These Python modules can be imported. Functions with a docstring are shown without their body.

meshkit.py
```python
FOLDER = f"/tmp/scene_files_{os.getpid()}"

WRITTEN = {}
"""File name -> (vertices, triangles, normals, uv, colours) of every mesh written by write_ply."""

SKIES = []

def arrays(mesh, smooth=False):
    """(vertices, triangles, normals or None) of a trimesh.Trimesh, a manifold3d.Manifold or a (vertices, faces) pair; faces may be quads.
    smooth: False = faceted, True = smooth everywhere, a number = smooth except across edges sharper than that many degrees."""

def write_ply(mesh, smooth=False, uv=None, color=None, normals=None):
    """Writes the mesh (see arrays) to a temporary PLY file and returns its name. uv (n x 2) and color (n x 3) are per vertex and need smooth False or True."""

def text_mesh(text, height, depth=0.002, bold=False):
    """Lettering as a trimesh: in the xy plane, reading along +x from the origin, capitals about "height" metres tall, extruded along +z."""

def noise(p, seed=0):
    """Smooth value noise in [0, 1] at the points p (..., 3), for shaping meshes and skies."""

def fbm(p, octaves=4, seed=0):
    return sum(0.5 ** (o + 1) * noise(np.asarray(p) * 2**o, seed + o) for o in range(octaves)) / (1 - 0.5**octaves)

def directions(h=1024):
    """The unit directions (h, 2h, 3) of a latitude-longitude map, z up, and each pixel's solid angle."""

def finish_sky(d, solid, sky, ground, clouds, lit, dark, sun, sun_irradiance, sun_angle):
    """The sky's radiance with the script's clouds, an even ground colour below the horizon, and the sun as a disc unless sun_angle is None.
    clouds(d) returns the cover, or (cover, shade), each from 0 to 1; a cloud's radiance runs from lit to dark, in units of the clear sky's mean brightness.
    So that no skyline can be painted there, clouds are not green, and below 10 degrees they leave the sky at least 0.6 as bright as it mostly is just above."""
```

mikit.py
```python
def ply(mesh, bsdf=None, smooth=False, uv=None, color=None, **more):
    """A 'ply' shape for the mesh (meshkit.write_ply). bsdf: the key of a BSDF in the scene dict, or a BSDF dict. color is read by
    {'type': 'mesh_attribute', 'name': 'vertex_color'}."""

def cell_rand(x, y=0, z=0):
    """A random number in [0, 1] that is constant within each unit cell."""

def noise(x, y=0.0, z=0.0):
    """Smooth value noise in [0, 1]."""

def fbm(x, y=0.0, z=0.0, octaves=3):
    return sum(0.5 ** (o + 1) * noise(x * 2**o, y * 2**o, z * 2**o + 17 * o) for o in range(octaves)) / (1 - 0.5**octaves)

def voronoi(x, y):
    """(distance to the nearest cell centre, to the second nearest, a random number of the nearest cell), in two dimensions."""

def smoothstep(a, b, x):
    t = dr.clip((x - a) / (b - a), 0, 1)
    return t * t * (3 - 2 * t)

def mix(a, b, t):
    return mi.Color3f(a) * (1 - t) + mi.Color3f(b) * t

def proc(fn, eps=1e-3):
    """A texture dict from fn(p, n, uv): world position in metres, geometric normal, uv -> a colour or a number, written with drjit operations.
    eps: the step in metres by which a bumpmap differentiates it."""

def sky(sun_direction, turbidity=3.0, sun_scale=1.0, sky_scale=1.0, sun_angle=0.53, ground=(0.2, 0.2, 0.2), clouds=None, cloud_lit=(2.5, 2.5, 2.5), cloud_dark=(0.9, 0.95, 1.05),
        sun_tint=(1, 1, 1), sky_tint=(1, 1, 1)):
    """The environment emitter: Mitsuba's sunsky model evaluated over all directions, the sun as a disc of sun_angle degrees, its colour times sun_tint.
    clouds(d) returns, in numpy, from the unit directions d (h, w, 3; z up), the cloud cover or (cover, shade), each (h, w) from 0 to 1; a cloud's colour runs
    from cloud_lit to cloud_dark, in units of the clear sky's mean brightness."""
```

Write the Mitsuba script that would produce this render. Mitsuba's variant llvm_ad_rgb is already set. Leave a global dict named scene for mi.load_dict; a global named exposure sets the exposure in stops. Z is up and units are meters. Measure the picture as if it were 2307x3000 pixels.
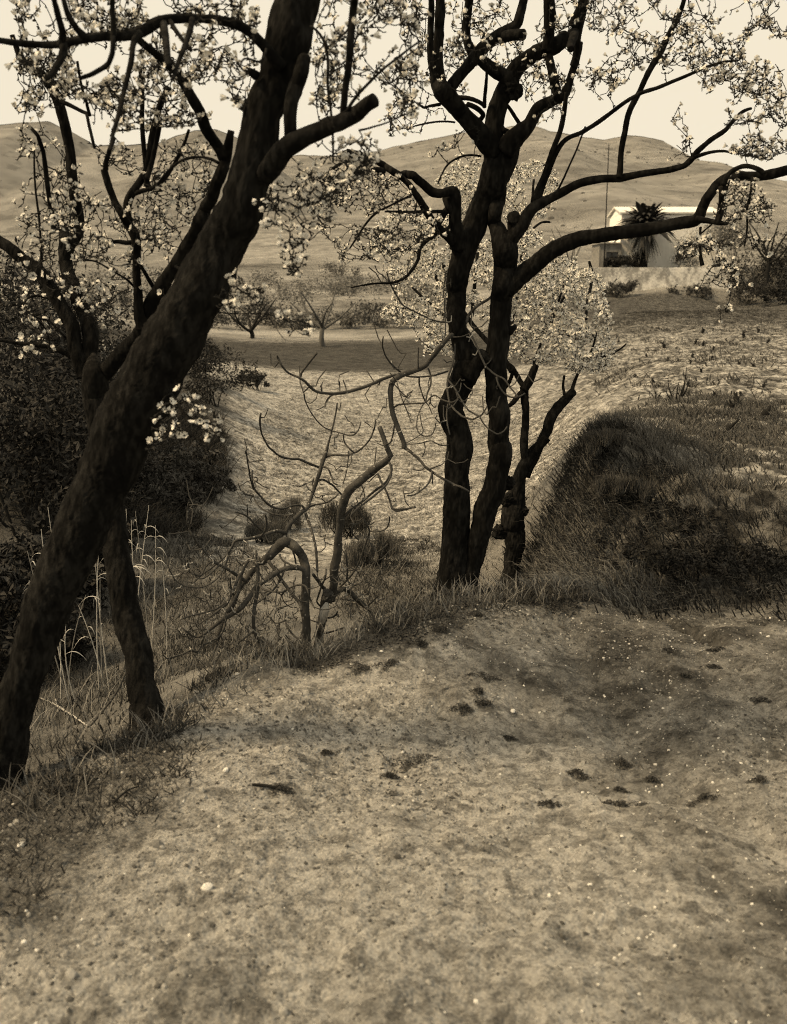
import math
import numpy as np
import trimesh
import drjit as dr
import mitsuba as mi
import mikit
import meshkit
from scipy.interpolate import RBFInterpolator, Akima1DInterpolator, RegularGridInterpolator
from shapely.geometry import Polygon, Point
import shapely

T = mi.ScalarTransform4f
scene, labels = {}, {}

# ------------------------------------------------------------------ camera, sky, exposure
FOV = 41.4                                  # degrees across the frame
PITCH = math.radians(12.0)                  # tilted down
EYE = np.array([0.0, 0.0, 1.5])             # waist-level camera on the mound
FOCAL = 1153.5 / math.tan(math.radians(FOV / 2))   # in source pixels (2307 x 3000)
scene["camera"] = {
    "type": "thinlens", "fov": FOV, "fov_axis": "x", "near_clip": 0.1, "far_clip": 5000.0,
    "aperture_radius": 0.0042, "focus_distance": 6.5,
    "to_world": T().look_at(origin=EYE.tolist(), target=[0.0, math.cos(PITCH), EYE[2] - math.sin(PITCH)], up=[0, 0, 1]),
}
# hazy white sky, a veiled sun high on the left
scene["sky"] = mikit.sky((-0.60, -0.20, 0.76), turbidity=4, sun_scale=0.85, sky_scale=1.0, sun_angle=12,
                         ground=(0.2, 0.18, 0.13), clouds=lambda d: (np.ones(d.shape[:2]), 0.35 * meshkit.fbm(d * np.array([2.2, 2.2, 4.0]) + 3, 3)),
                         cloud_lit=(2.50, 2.23, 1.73), cloud_dark=(2.15, 1.92, 1.49), sun_tint=(1.0, 0.89, 0.68))
exposure = 1.86

# ------------------------------------------------------------------ placing: source pixel + distance ahead -> point
RNG = np.random.default_rng(7)


def ray(px, py):
    a, b = (np.asarray(px, float) - 1153.5) / FOCAL, -(np.asarray(py, float) - 1500.0) / FOCAL
    c, s = math.cos(PITCH), math.sin(PITCH)
    return np.stack([a, c + b * s, -s + b * c], -1)


def at(px, py, y):
    d = ray(px, py)
    return EYE + d * (np.asarray(y, float) / d[..., 1])[..., None]


def av(vx, vy, y):                          # the same from the 1680-wide view
    return at(np.asarray(vx, float) / 0.7282, np.asarray(vy, float) / 0.7282, y)


CROPS = dict(A=(0, 0, 1.68), B=(900, 0, 2.1), C=(1500, 0, 2.0818), D=(0, 700, 1.8667), E=(700, 800, 2.1), F=(1400, 700, 1.8523),
             G=(0, 1400, 1.8667), H=(450, 1350, 1.8667), I=(1200, 1300, 1.5176), J=(800, 1750, 1.1148), K=(1700, 450, 2.7677), L=(600, 700, 2.8),
             M=(40, 40, 3.36), N=(40, 540, 2.8), O=(1050, 450, 2.1), Q=(1700, 480, 2.947), R=(450, 1000, 3.36), V=(0, 0, 0.7282))


def src(crop, x, y):
    ox, oy, s = CROPS[crop]
    return ox + np.asarray(x, float) / s, oy + np.asarray(y, float) / s


# ------------------------------------------------------------------ keys and labels
def numbered(name):
    if not any(k == name or k.startswith(name + "__") for k in list(scene) + list(labels)):
        return name
    n = NEXT.get(name, 1)
    while f"{name}_{n:03d}" in labels or f"{name}_{n:03d}" in scene or any(k.startswith(f"{name}_{n:03d}__") for k in CHILD_OF.get(name, ())):
        n += 1
    NEXT[name] = n + 1
    return f"{name}_{n:03d}"


NEXT, CHILD_OF, COUNT = {}, {}, {}


def thing(name, label, cat, group=None):
    n = COUNT.get(name, 0)
    COUNT[name] = n + 1
    key = name if n == 0 else f"{name}_{n:03d}"
    labels[key] = {"label": label, "category": cat}
    if group:
        labels[key]["group"] = group
    return key


def part(parent, name, shape, kind=None, label=None):
    base = f"{parent}__{name}"
    n = COUNT.get(base, 0)
    COUNT[base] = n + 1
    key = base if n == 0 else f"{base}_{n:03d}"
    scene[key] = shape
    if kind or label:
        labels[key] = {**({"kind": kind} if kind else {}), **({"label": label} if label else {})}
    return key


# ------------------------------------------------------------------ materials (black and white print: warm greys)
WARM = np.array([1.0, 0.985, 0.92])


def warm(l):
    return mi.Color3f(1.0, 0.985, 0.92) * l


def tone(l):
    return {"type": "rgb", "value": (WARM * l).tolist()}


def bsdf(name, l, rough=0.9, spec=0.15):
    scene[name] = {"type": "twosided", "b": {"type": "principled", "base_color": l if isinstance(l, dict) else tone(l), "roughness": rough, "specular": spec}}


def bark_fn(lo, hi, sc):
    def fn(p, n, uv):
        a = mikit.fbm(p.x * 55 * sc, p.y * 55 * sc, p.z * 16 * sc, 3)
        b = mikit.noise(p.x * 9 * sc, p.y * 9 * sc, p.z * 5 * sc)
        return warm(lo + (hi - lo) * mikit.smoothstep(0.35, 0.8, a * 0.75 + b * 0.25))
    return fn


def bark_height(p, n, uv):
    return mikit.fbm(p.x * 70, p.y * 70, p.z * 22, 3)


def fig_fn(p, n, uv):
    a = mikit.fbm(p.x * 30, p.y * 30, p.z * 30, 3)
    s = mikit.noise(p.x * 75, p.y * 75, p.z * 75)
    return warm(0.018 + 0.06 * a + 0.20 * mikit.smoothstep(0.82, 0.92, s))


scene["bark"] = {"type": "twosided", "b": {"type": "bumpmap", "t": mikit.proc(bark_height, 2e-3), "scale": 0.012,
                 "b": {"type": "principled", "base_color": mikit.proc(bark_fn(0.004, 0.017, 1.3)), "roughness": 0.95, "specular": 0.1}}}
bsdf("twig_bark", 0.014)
bsdf("grey_twig", 0.09)
bsdf("fig_bark", mikit.proc(fig_fn), 0.8, 0.2)
bsdf("fig_pale", 0.30, 0.8, 0.2)
bsdf("fig_young", 0.05, 0.8, 0.2)
bsdf("cut_wood", 0.34)
bsdf("petal", 0.68, 0.7, 0.15)
bsdf("calyx", 0.02)
bsdf("leaf_dark", 0.022, 0.7, 0.2)
bsdf("weed_leaf", 0.045, 0.7, 0.2)
bsdf("leaf_mid", 0.055, 0.7, 0.2)
bsdf("leaf_pale", 0.30, 0.8, 0.15)
bsdf("leaf_grey", 0.12, 0.8, 0.15)
bsdf("grass_dark", 0.038)
bsdf("grass_mid", 0.08)
bsdf("grass_pale", 0.19)
bsdf("reed_pale", 0.42)
bsdf("stone_white", 0.55)
bsdf("stone_grey", 0.26)
bsdf("litter", 0.06)
bsdf("clod", 0.20)
bsdf("crumb_pale", 0.26)
bsdf("crumb_mid", 0.14)
bsdf("crumb_dark", 0.07)


# ------------------------------------------------------------------ mesh helpers
def frames(P):
    t = np.gradient(P, axis=0)
    t /= np.linalg.norm(t, axis=1, keepdims=True) + 1e-12
    u = np.empty_like(P)
    a = np.cross(t[0], [0.31, 0.77, 0.55])
    u[0] = a / np.linalg.norm(a)
    for i in range(1, len(P)):
        a = u[i - 1] - t[i] * (u[i - 1] @ t[i])
        u[i] = a / (np.linalg.norm(a) + 1e-12)
    return u, np.cross(t, u)


def sweep(P, R, sides, rough=0.0, cap=True, freq=30.0, seed=0):
    """A tube of quads along P; rough displaces it by noise, as a share of the radius."""
    n = len(P)
    u, w = frames(P)
    ang = np.arange(sides) * 2 * np.pi / sides
    d = u[:, None] * np.cos(ang)[None, :, None] + w[:, None] * np.sin(ang)[None, :, None]
    r = np.broadcast_to(np.asarray(R)[:, None], (n, sides))
    if rough:
        q = P[:, None] + d * r[..., None]
        big = meshkit.fbm(q * np.array([freq, freq, freq * 0.35]) * 0.35, 3, seed) - 0.5
        fine = meshkit.fbm(q * np.array([freq, freq, freq * 0.3]) * 2.0, 2, seed + 9) - 0.5
        rid = np.abs(meshkit.fbm(q * np.array([freq, freq, freq * 0.22]) * 1.1, 2, seed + 21) - 0.5) * 2
        r = r * (1 + rough * (1.4 * big + 0.7 * fine + 1.1 * (np.minimum(rid, 0.35) - 0.25)))
    v = (P[:, None] + d * r[..., None]).reshape(-1, 3)
    i, j = np.meshgrid(np.arange(n - 1), np.arange(sides), indexing="ij")
    k = (j + 1) % sides
    a, b, c, e = i * sides + j, i * sides + k, (i + 1) * sides + k, (i + 1) * sides + j
    f = np.vstack([np.stack([a, b, c], -1).reshape(-1, 3), np.stack([a, c, e], -1).reshape(-1, 3)])
    if cap:
        m = len(v)
        v = np.vstack([v, P[0], P[-1]])
        s = np.arange(sides)
        f = np.vstack([f, np.stack([np.full(sides, m), (s + 1) % sides, s], 1), np.stack([np.full(sides, m + 1), (n - 1) * sides + s, (n - 1) * sides + (s + 1) % sides], 1)])
    return v, f


def merge(items):
    vs, fs, o = [], [], 0
    for v, f in items:
        vs.append(v)
        fs.append(f + o)
        o += len(v)
    return np.vstack(vs), np.vstack(fs)


def curve(P, R, step):
    """Smooth curve through the points, resampled at about step metres."""
    P, R = np.asarray(P, float), np.asarray(R, float)
    s = np.concatenate([[0], np.cumsum(np.maximum(np.linalg.norm(np.diff(P, axis=0), axis=1), 1e-5))])
    n = max(3, int(s[-1] / step) + 1)
    q = np.linspace(0, s[-1], n)
    if len(P) < 3:
        return np.stack([np.interp(q, s, P[:, k]) for k in range(3)], 1), np.interp(q, s, R)
    return Akima1DInterpolator(s, P)(q), np.interp(q, s, R)


def smooth_ply(m, mat, angle=True):
    return mikit.ply(m, mat, smooth=angle)


def flat_ply(m, mat):
    return mikit.ply(m, mat, smooth=False)


def rotations(normals, rng):
    """Matrices (n,3,3) whose third column is the given normal, spun at random."""
    n = normals / np.linalg.norm(normals, axis=1, keepdims=True)
    h = rng.normal(size=n.shape)
    u = h - n * (h * n).sum(1, keepdims=True)
    u /= np.linalg.norm(u, axis=1, keepdims=True)
    return np.stack([u, np.cross(n, u), n], -1)


def scatter(tmpl, pos, rot, size):
    """One mesh of many copies of the template (v, f)."""
    v, f = tmpl
    vs = np.einsum("kij,nj->kni", rot, v) * np.asarray(size)[:, None, None] + pos[:, None]
    fs = f[None] + (np.arange(len(pos)) * len(v))[:, None, None]
    return vs.reshape(-1, 3), fs.reshape(-1, 3)


def mat4(pos, rot, size):
    m = np.eye(4)
    m[:3, :3] = rot * size
    m[:3, 3] = pos
    return T(m.tolist())


def blades(root, tip, width, rng, bend=0.25):
    """Grass blades (5 corners, 3 triangles each) from root to tip, sagging by bend of their length."""
    n = len(root)
    d = tip - root
    L = np.linalg.norm(d, axis=1, keepdims=True)
    a = rng.uniform(0, 2 * np.pi, n)
    side = np.stack([np.cos(a), np.sin(a), np.zeros(n)], 1) * np.asarray(width).reshape(-1, 1)
    mid = root + d * 0.55 + np.array([0, 0, 1.0]) * L * bend * 0.5
    v = np.stack([root - side, root + side, mid - side * 0.7, mid + side * 0.7, tip], 1).reshape(-1, 3)
    f = np.array([[0, 1, 3], [0, 3, 2], [2, 3, 4]])[None] + (np.arange(n) * 5)[:, None, None]
    return v, f.reshape(-1, 3)


def leaf_quads(c, size, rng, flat=0.0):
    """Leaf-sized folded diamonds with random facing."""
    n = rng.normal(size=(len(c), 3))
    n[:, 2] += flat * np.sign(n[:, 2])
    R = rotations(n, rng)
    v = np.array([[-1, 0, 0], [0, -0.42, 0.12], [1, 0, 0], [0, 0.42, 0.12]])
    return scatter((v, np.array([[0, 1, 2], [0, 2, 3]])), c, R, size)
# ------------------------------------------------------------------ the ground: one sheet through measured points
PIX = """640,1390,4.3 800,1330,4.65 950,1282,5.0 1100,1262,5.25 1200,1257,5.3 450,1445,3.95 300,1560,3.5 180,1640,3.2 60,1720,2.9
800,1600,3.4 1200,1450,4.1 1500,1450,4.05 1600,1700,3.05 1400,1312,4.95 1510,1345,4.6 1250,1272,5.35
150,1550,4.2 250,1450,5.2 100,1400,6 400,1350,6.1 300,1250,7.5 420,1150,9.5 500,1395,5.3 560,1300,7.2 600,1200,8.6 800,1250,7.8 850,1200,8.8 900,1235,8
480,1150,10.5 700,1150,10.8 900,1150,10.6 1050,1150,10.0 600,1000,16.5 850,1000,17 1050,1000,16 700,900,23 900,900,23 1100,900,21 620,830,31 800,810,34 1000,830,31 1150,860,25
700,760,46 900,760,46 500,740,54 700,735,58 850,715,68 550,715,68 450,740,52
420,1000,14 350,1050,12 300,1100,11 150,900,11 60,800,12 60,1000,9.5 200,800,14 350,800,20 420,800,22 300,740,35 150,740,25
1400,1303,5.25 1550,1292,5.25 1650,1285,5.2 1150,1225,6.6 1160,1130,7.4 1262,930,7.0 1350,990,6.75 1500,1045,6.5 1650,1095,6.3
1290,905,8.0 1310,890,9.0 1360,930,8.0 1400,955,7.7 1400,920,8.9 1400,890,10.5 1460,1000,7.2 1500,1008,7.25 1500,970,8.2 1510,930,9.6 1520,890,11.5 1590,1040,6.9 1600,980,8.1 1650,1050,6.9 1650,940,9.3 1650,890,11.3 1450,860,13.5 1500,850,15.5 1650,850,15 1300,850,16 1400,780,23 1600,780,24 1500,720,40 1650,700,46 1350,700,45 1280,680,60 1500,665,85 1400,640,118 1300,637,126 1550,640,126 1650,640,124
600,650,95 700,640,100 600,600,130 700,560,160 650,500,210 750,520,190 600,460,260 900,560,170 1000,600,140 100,640,80 200,600,110 100,550,160 300,550,170 1200,560,180 1200,500,240"""
CTRL = [av(*map(float, s.split(","))) for s in PIX.split()]
CTRL += [np.array(p, float) for p in [(-5, -1, 0.05), (0, -1, 0.0), (5, -1, 0.05), (-3, 1, -0.02), (0, 1, 0.02), (3, 1, 0.02), (-1.6, 2.2, 0.0), (0, 2.2, 0.03), (1.6, 2.2, 0.0), (-6, 3, -0.2), (6, 4, 0.1),
         (-0.4, 5.4, -0.7), (0.1, 6.0, -0.85), (0.55, 6.2, -0.75), (9, 8, 0.7), (9, 5, 0.5), (-10, 8, 0.2), (-12, 14, 0.5), (20, 20, 0.3), (-25, 30, 0.2),
         (18, 137, 4.5), (40, 137, 4.5), (60, 137, 4.5), (28, 150, 4.6), (50, 155, 4.8), (48, 200, 8), (-120, 120, 4), (120, 120, 4), (-250, 260, 16), (250, 260, 14), (0, 330, 20), (-300, 500, 10), (300, 500, 10), (0, 600, 0)]]
CTRL = np.array(CTRL)


def warp(x, y):
    yy = np.maximum(y, -1.5) + 3.0
    return np.stack([x / (yy + 0.8) * 2.2, np.log(yy) * 1.25], -1)


RBF = RBFInterpolator(warp(CTRL[:, 0], CTRL[:, 1]), CTRL[:, 2] / (np.maximum(CTRL[:, 1], 0) + 4), kernel="thin_plate_spline", smoothing=2e-4)
US = np.sinh(np.linspace(-3.6, 3.6, 561)) / np.sinh(3.6) * 6.0
US = np.sort(np.concatenate([np.linspace(-0.44, 0.44, 470), US[np.abs(US) > 0.45]]))
YS = np.concatenate([np.linspace(-20, 1.2, 30)[:-1], np.exp(np.linspace(math.log(1.2 + 4), math.log(620 + 4), 780)) - 4])


def coarse_height():
    u = np.concatenate([np.linspace(-6, -0.6, 28), np.linspace(-0.55, 0.55, 150), np.linspace(0.6, 6, 28)])
    y = np.concatenate([np.linspace(-20, 1, 15), np.exp(np.linspace(math.log(5.2), math.log(640), 260)) - 4])
    U, Y = np.meshgrid(u, y, indexing="ij")
    X = U * (np.maximum(Y, 0) + 4)
    q = warp(np.clip(X, -np.maximum(Y, 0) * 1.6 - 8, np.maximum(Y, 0) * 1.6 + 8).ravel(), Y.ravel())
    return RegularGridInterpolator((u, y), (RBF(q) * (np.maximum(Y.ravel(), 0) + 4)).reshape(U.shape), bounds_error=False, fill_value=None)


COARSE = coarse_height()


def base_z(x, y):
    x, y = np.asarray(x, float), np.asarray(y, float)
    u = np.clip(x / (np.maximum(y, 0) + 4), -6, 6)
    return COARSE(np.stack([u, np.clip(y, -20, 640)], -1))


def relief(x, y):
    """Clods, hummocks and furrows on the ground."""
    q = np.stack([x, y, np.zeros_like(x)], -1)
    far = np.clip((y - 5.5) / 3, 0, 1)
    r = 0.05 * (meshkit.fbm(q * 1.1, 3, 1) - 0.5) + 0.055 * (meshkit.fbm(q * 5.5, 3, 2) - 0.5) + 0.026 * (meshkit.fbm(q * 24, 2, 3) - 0.5) * np.clip(1.4 - y / 22, 0, 1)
    r += far * (0.10 * (meshkit.fbm(q * 0.55, 3, 4) - 0.5) + 0.05 * (meshkit.fbm(q * np.array([3.2, 3.8, 1]), 2, 5) - 0.5))
    # rougher turf on the right-hand terrace and on the bank
    t = np.clip((x - 0.9 - 0.02 * y) / 1.2, 0, 1) * np.clip((y - 5.2) / 0.8, 0, 1)
    r += t * (0.20 * (meshkit.fbm(q * 2.6, 3, 6) - 0.5) + 0.05 * (meshkit.fbm(q * 11, 2, 7) - 0.5) * np.clip(1.3 - y / 25, 0, 1))
    r += np.clip((y - 55) / 60, 0, 1) * 1.3 * (meshkit.fbm(q * np.array([0.04, 0.06, 1]), 3, 8) - 0.5)
    # eroded, hummocky face of the bank
    bk = np.clip((x - 0.75) / 0.3, 0, 1) * np.clip((y - 5.3) / 0.3, 0, 1) * np.clip((7.6 - y) / 0.8, 0, 1)
    r += bk * (0.16 * (np.abs(meshkit.fbm(q * np.array([3.2, 2.0, 1]), 3, 31) - 0.5) * 2 - 0.25) + 0.05 * (meshkit.fbm(q * 13, 2, 32) - 0.5))
    # shallow curving wheel ruts on the right of the mound
    for cx, k in ((0.95, 0.10), (1.55, 0.12)):
        d = x - (cx + k * (y - 3.2) ** 2 - 0.25 * (y - 3.2)) + 0.10 * (meshkit.noise(q * 2.5, 41) - 0.5)
        r -= np.clip((4.9 - y) / 0.5, 0, 1) * 0.030 * np.exp(-(d / 0.11) ** 2) * (0.4 + 0.9 * meshkit.noise(q * 3.1, 42))
        r += np.clip((4.9 - y) / 0.5, 0, 1) * 0.014 * np.exp(-((np.abs(d) - 0.19) / 0.07) ** 2) * meshkit.noise(q * 6.0, 43) * 1.5
    # an erosion crack along the right shoulder of the mound
    for (ax, ay), (bx, by), dep in CRACKS:
        s = np.clip(((x - ax) * (bx - ax) + (y - ay) * (by - ay)) / ((bx - ax) ** 2 + (by - ay) ** 2), 0, 1)
        d = np.hypot(x - ax - s * (bx - ax), y - ay - s * (by - ay)) + 0.05 * (meshkit.noise(q * 6, 11) - 0.5)
        r -= dep * np.exp(-(d / 0.05) ** 2)
    return r


CRACKS = []
for p0, p1, dep in [((1330, 1285, 5.1), (1400, 1310, 4.95), 0.05), ((1400, 1310, 4.95), (1470, 1335, 4.7), 0.07), ((1470, 1335, 4.7), (1530, 1362, 4.5), 0.05)]:
    a, b = av(*p0), av(*p1)
    CRACKS.append(((a[0], a[1]), (b[0], b[1]), dep))


def ground_z(x, y):
    x, y = np.asarray(x, float), np.asarray(y, float)
    return base_z(x, y) + relief(x, y)


def ground_mesh():
    U, Y = np.meshgrid(US, YS, indexing="ij")
    X = U * (np.maximum(Y, 0) + 4)
    Z = ground_z(X.ravel(), Y.ravel())
    v = np.stack([X.ravel(), Y.ravel(), Z], 1)
    i, j = np.meshgrid(np.arange(len(US) - 1), np.arange(len(YS) - 1), indexing="ij")
    a = i * len(YS) + j
    b, c, d = a + len(YS), a + len(YS) + 1, a + 1
    return v, np.stack([a, b, c, d], -1).reshape(-1, 4)


GV, GF = ground_mesh()
GH = RegularGridInterpolator((US, YS), GV[:, 2].reshape(len(US), len(YS)), bounds_error=False, fill_value=None)


def gz(x, y):
    x, y = np.asarray(x, float), np.asarray(y, float)
    return GH(np.stack([x / (np.maximum(y, 0) + 4), y], -1))


def hit(px, py, y0=2.0, y1=240.0):
    """Where the sight lines of source pixels first meet the ground."""
    d = ray(px, py).reshape(-1, 3)
    ys = np.exp(np.linspace(math.log(y0), math.log(y1), 700))
    p = EYE + d[:, None] * (ys[None] / d[:, 1:2])[..., None]
    under = p[..., 2] < gz(p[..., 0].ravel(), p[..., 1].ravel()).reshape(p.shape[:2])
    k = np.where(under.any(1), under.argmax(1), len(ys) - 1)
    return p[np.arange(len(p)), k]


def hv(vx, vy, **k):
    return hit(np.atleast_1d(vx) / 0.7282, np.atleast_1d(vy) / 0.7282, **k)


def hc(crop, x, y, **k):
    a, b = src(crop, x, y)
    return hit(np.atleast_1d(a), np.atleast_1d(b), **k)


def ground_colour(p, n, uv):
    big = mikit.fbm(p.x * 1.1, p.y * 1.1, 3.0, 3)
    mid = mikit.fbm(p.x * 5, p.y * 5, 7.0, 3)
    fine = 0.55 * mikit.smoothstep(0.30, 0.70, mikit.fbm(p.x * 42, p.y * 42, 1.0, 3)) + 0.45 * mikit.smoothstep(0.2, 0.8, mikit.noise(p.x * 210, p.y * 210, 1.0))
    # the mound's far edge
    crest = 4.95 + 1.35 * dr.minimum(p.x - 0.2, 0) + 0.3 * dr.maximum(p.x - 0.2, 0)
    off = mikit.smoothstep(-0.05, 0.35, p.y - crest + 0.5 * (mid - 0.5))
    # bare trodden soil of the mound: pale worn places, darker damp and mossy ones
    soil = 0.045 + 0.15 * mikit.smoothstep(0.33, 0.62, big * 0.45 + mid * 0.30 + 0.25 * mikit.noise(p.x * 0.7, p.y * 0.9, 21.0) - 0.05 * mikit.smoothstep(0.2, 1.6, p.x))
    spots = mikit.smoothstep(0.60, 0.72, mikit.fbm(p.x * 13, p.y * 13, 2.0, 3))
    soil = soil * (0.56 + 0.92 * fine) * (1 - 0.4 * spots)
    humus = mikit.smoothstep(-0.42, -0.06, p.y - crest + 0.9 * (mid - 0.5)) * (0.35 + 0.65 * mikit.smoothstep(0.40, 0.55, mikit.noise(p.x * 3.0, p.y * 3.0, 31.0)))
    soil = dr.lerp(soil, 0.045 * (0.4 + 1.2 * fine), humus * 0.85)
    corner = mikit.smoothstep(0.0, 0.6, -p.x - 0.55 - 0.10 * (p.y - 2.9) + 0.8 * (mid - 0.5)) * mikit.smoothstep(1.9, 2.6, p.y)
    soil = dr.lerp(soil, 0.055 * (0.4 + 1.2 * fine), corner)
    # weedy hollow below the edge
    hollow = 0.125 * (0.45 + 1.1 * mikit.fbm(p.x * 6, p.y * 7, 14.0, 3))
    # stubble of the valley field: straw flecks drawn out along the furrows
    fl = mikit.smoothstep(0.28, 0.72, mikit.fbm(p.x * 8, p.y * 9, 5.0, 3))
    fl2 = mikit.smoothstep(0.30, 0.70, mikit.fbm(p.x * 27, p.y * 28, 2.0, 3))
    dark = mikit.smoothstep(0.60, 0.70, mikit.fbm(p.x * 4.5 + 9, p.y * 8, 3.0, 3))
    field = 0.225 * (0.28 + 0.58 * fl + 0.88 * fl2) * (0.8 + 0.4 * big) * (1 - 0.55 * dark)
    hm = mikit.smoothstep(8.2, 9.6, p.y + 1.6 * (mid - 0.5) - 0.35 * p.x + 0.8 * dr.maximum(p.x - 0.9, 0))
    # dark green crop beyond the furrow end
    edge = 36 + 1.6 * (mikit.noise(p.x * 0.4, p.y * 0.4) - 0.5)
    crop = 0.044 * (0.3 + 1.4 * mikit.fbm(p.x * 3, p.y * 6, 4.0, 3))
    beyond = 0.165 * (0.35 + 1.2 * mikit.fbm(p.x * 0.05, p.y * 0.13, 9.0, 3)) * (0.5 + 1.0 * mikit.fbm(p.x * 0.7, p.y * 0.9, 2.0, 3))
    lane = mikit.smoothstep(67.6, 68.2, p.y + 2.5 * (mikit.noise(p.x * 0.15, 0.0) - 0.5)) * (1 - mikit.smoothstep(70.0, 70.8, p.y + 2.5 * (mikit.noise(p.x * 0.15, 0.0) - 0.5)))
    beyond = dr.lerp(beyond, 0.24, lane * mikit.smoothstep(0.35, 0.6, mikit.noise(p.x * 0.16, 4.0)))
    val = dr.lerp(field, crop, mikit.smoothstep(edge - 1.6, edge + 1.6, p.y + 3.0 * (mid - 0.5)))
    val = dr.lerp(val, beyond, mikit.smoothstep(58.0, 67.0, p.y + 9 * (mid - 0.5)))
    val = dr.lerp(hollow, val, hm)
    # rough turf of the right-hand terrace, darkest below the wall
    turf = 0.14 * (0.5 + 1.0 * mikit.smoothstep(0.3, 0.7, mikit.fbm(p.x * 3.5, p.y * 5, 6.0, 3))) * (0.4 + 1.2 * mikit.smoothstep(0.25, 0.75, mikit.fbm(p.x * 16, p.y * 18, 8.0, 2)))
    turf = turf * (1 - 0.62 * mikit.smoothstep(36.0, 55.0, p.y + 12 * (big - 0.5)))
    side = mikit.smoothstep(0.0, 1.6, p.x - 1.0 - 0.085 * p.y + 1.2 * (mid - 0.5))
    val = dr.lerp(val, turf, side * (1 - mikit.smoothstep(123.0, 130.0, p.y)))
    # overgrown left side of the gully
    weed = 0.075 * (0.3 + 1.3 * mikit.fbm(p.x * 5, p.y * 6, 12.0, 3))
    left = mikit.smoothstep(-0.3, 0.5, -p.x - 0.14 * p.y - 0.2 + 0.9 * (mid - 0.5)) * (1 - mikit.smoothstep(24.0, 34.0, p.y))
    val = dr.lerp(val, weed, left)
    # vegetation rooted on the steep bank on the right
    bank = mikit.smoothstep(0.75, 1.15, p.x + 0.5 * (mid - 0.5)) * mikit.smoothstep(5.15, 5.5, p.y) * (1 - mikit.smoothstep(6.6, 7.6, p.y + 0.8 * (mid - 0.5)))
    val = dr.lerp(val, 0.055 * (0.3 + 1.2 * mikit.smoothstep(0.35, 0.68, mikit.fbm(p.x * 6, p.y * 7, 16.0, 3))) * (0.4 + 1.2 * fine), bank)
    return warm(dr.clip(dr.lerp(soil, val, off), 0.012, 0.6))


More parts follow.
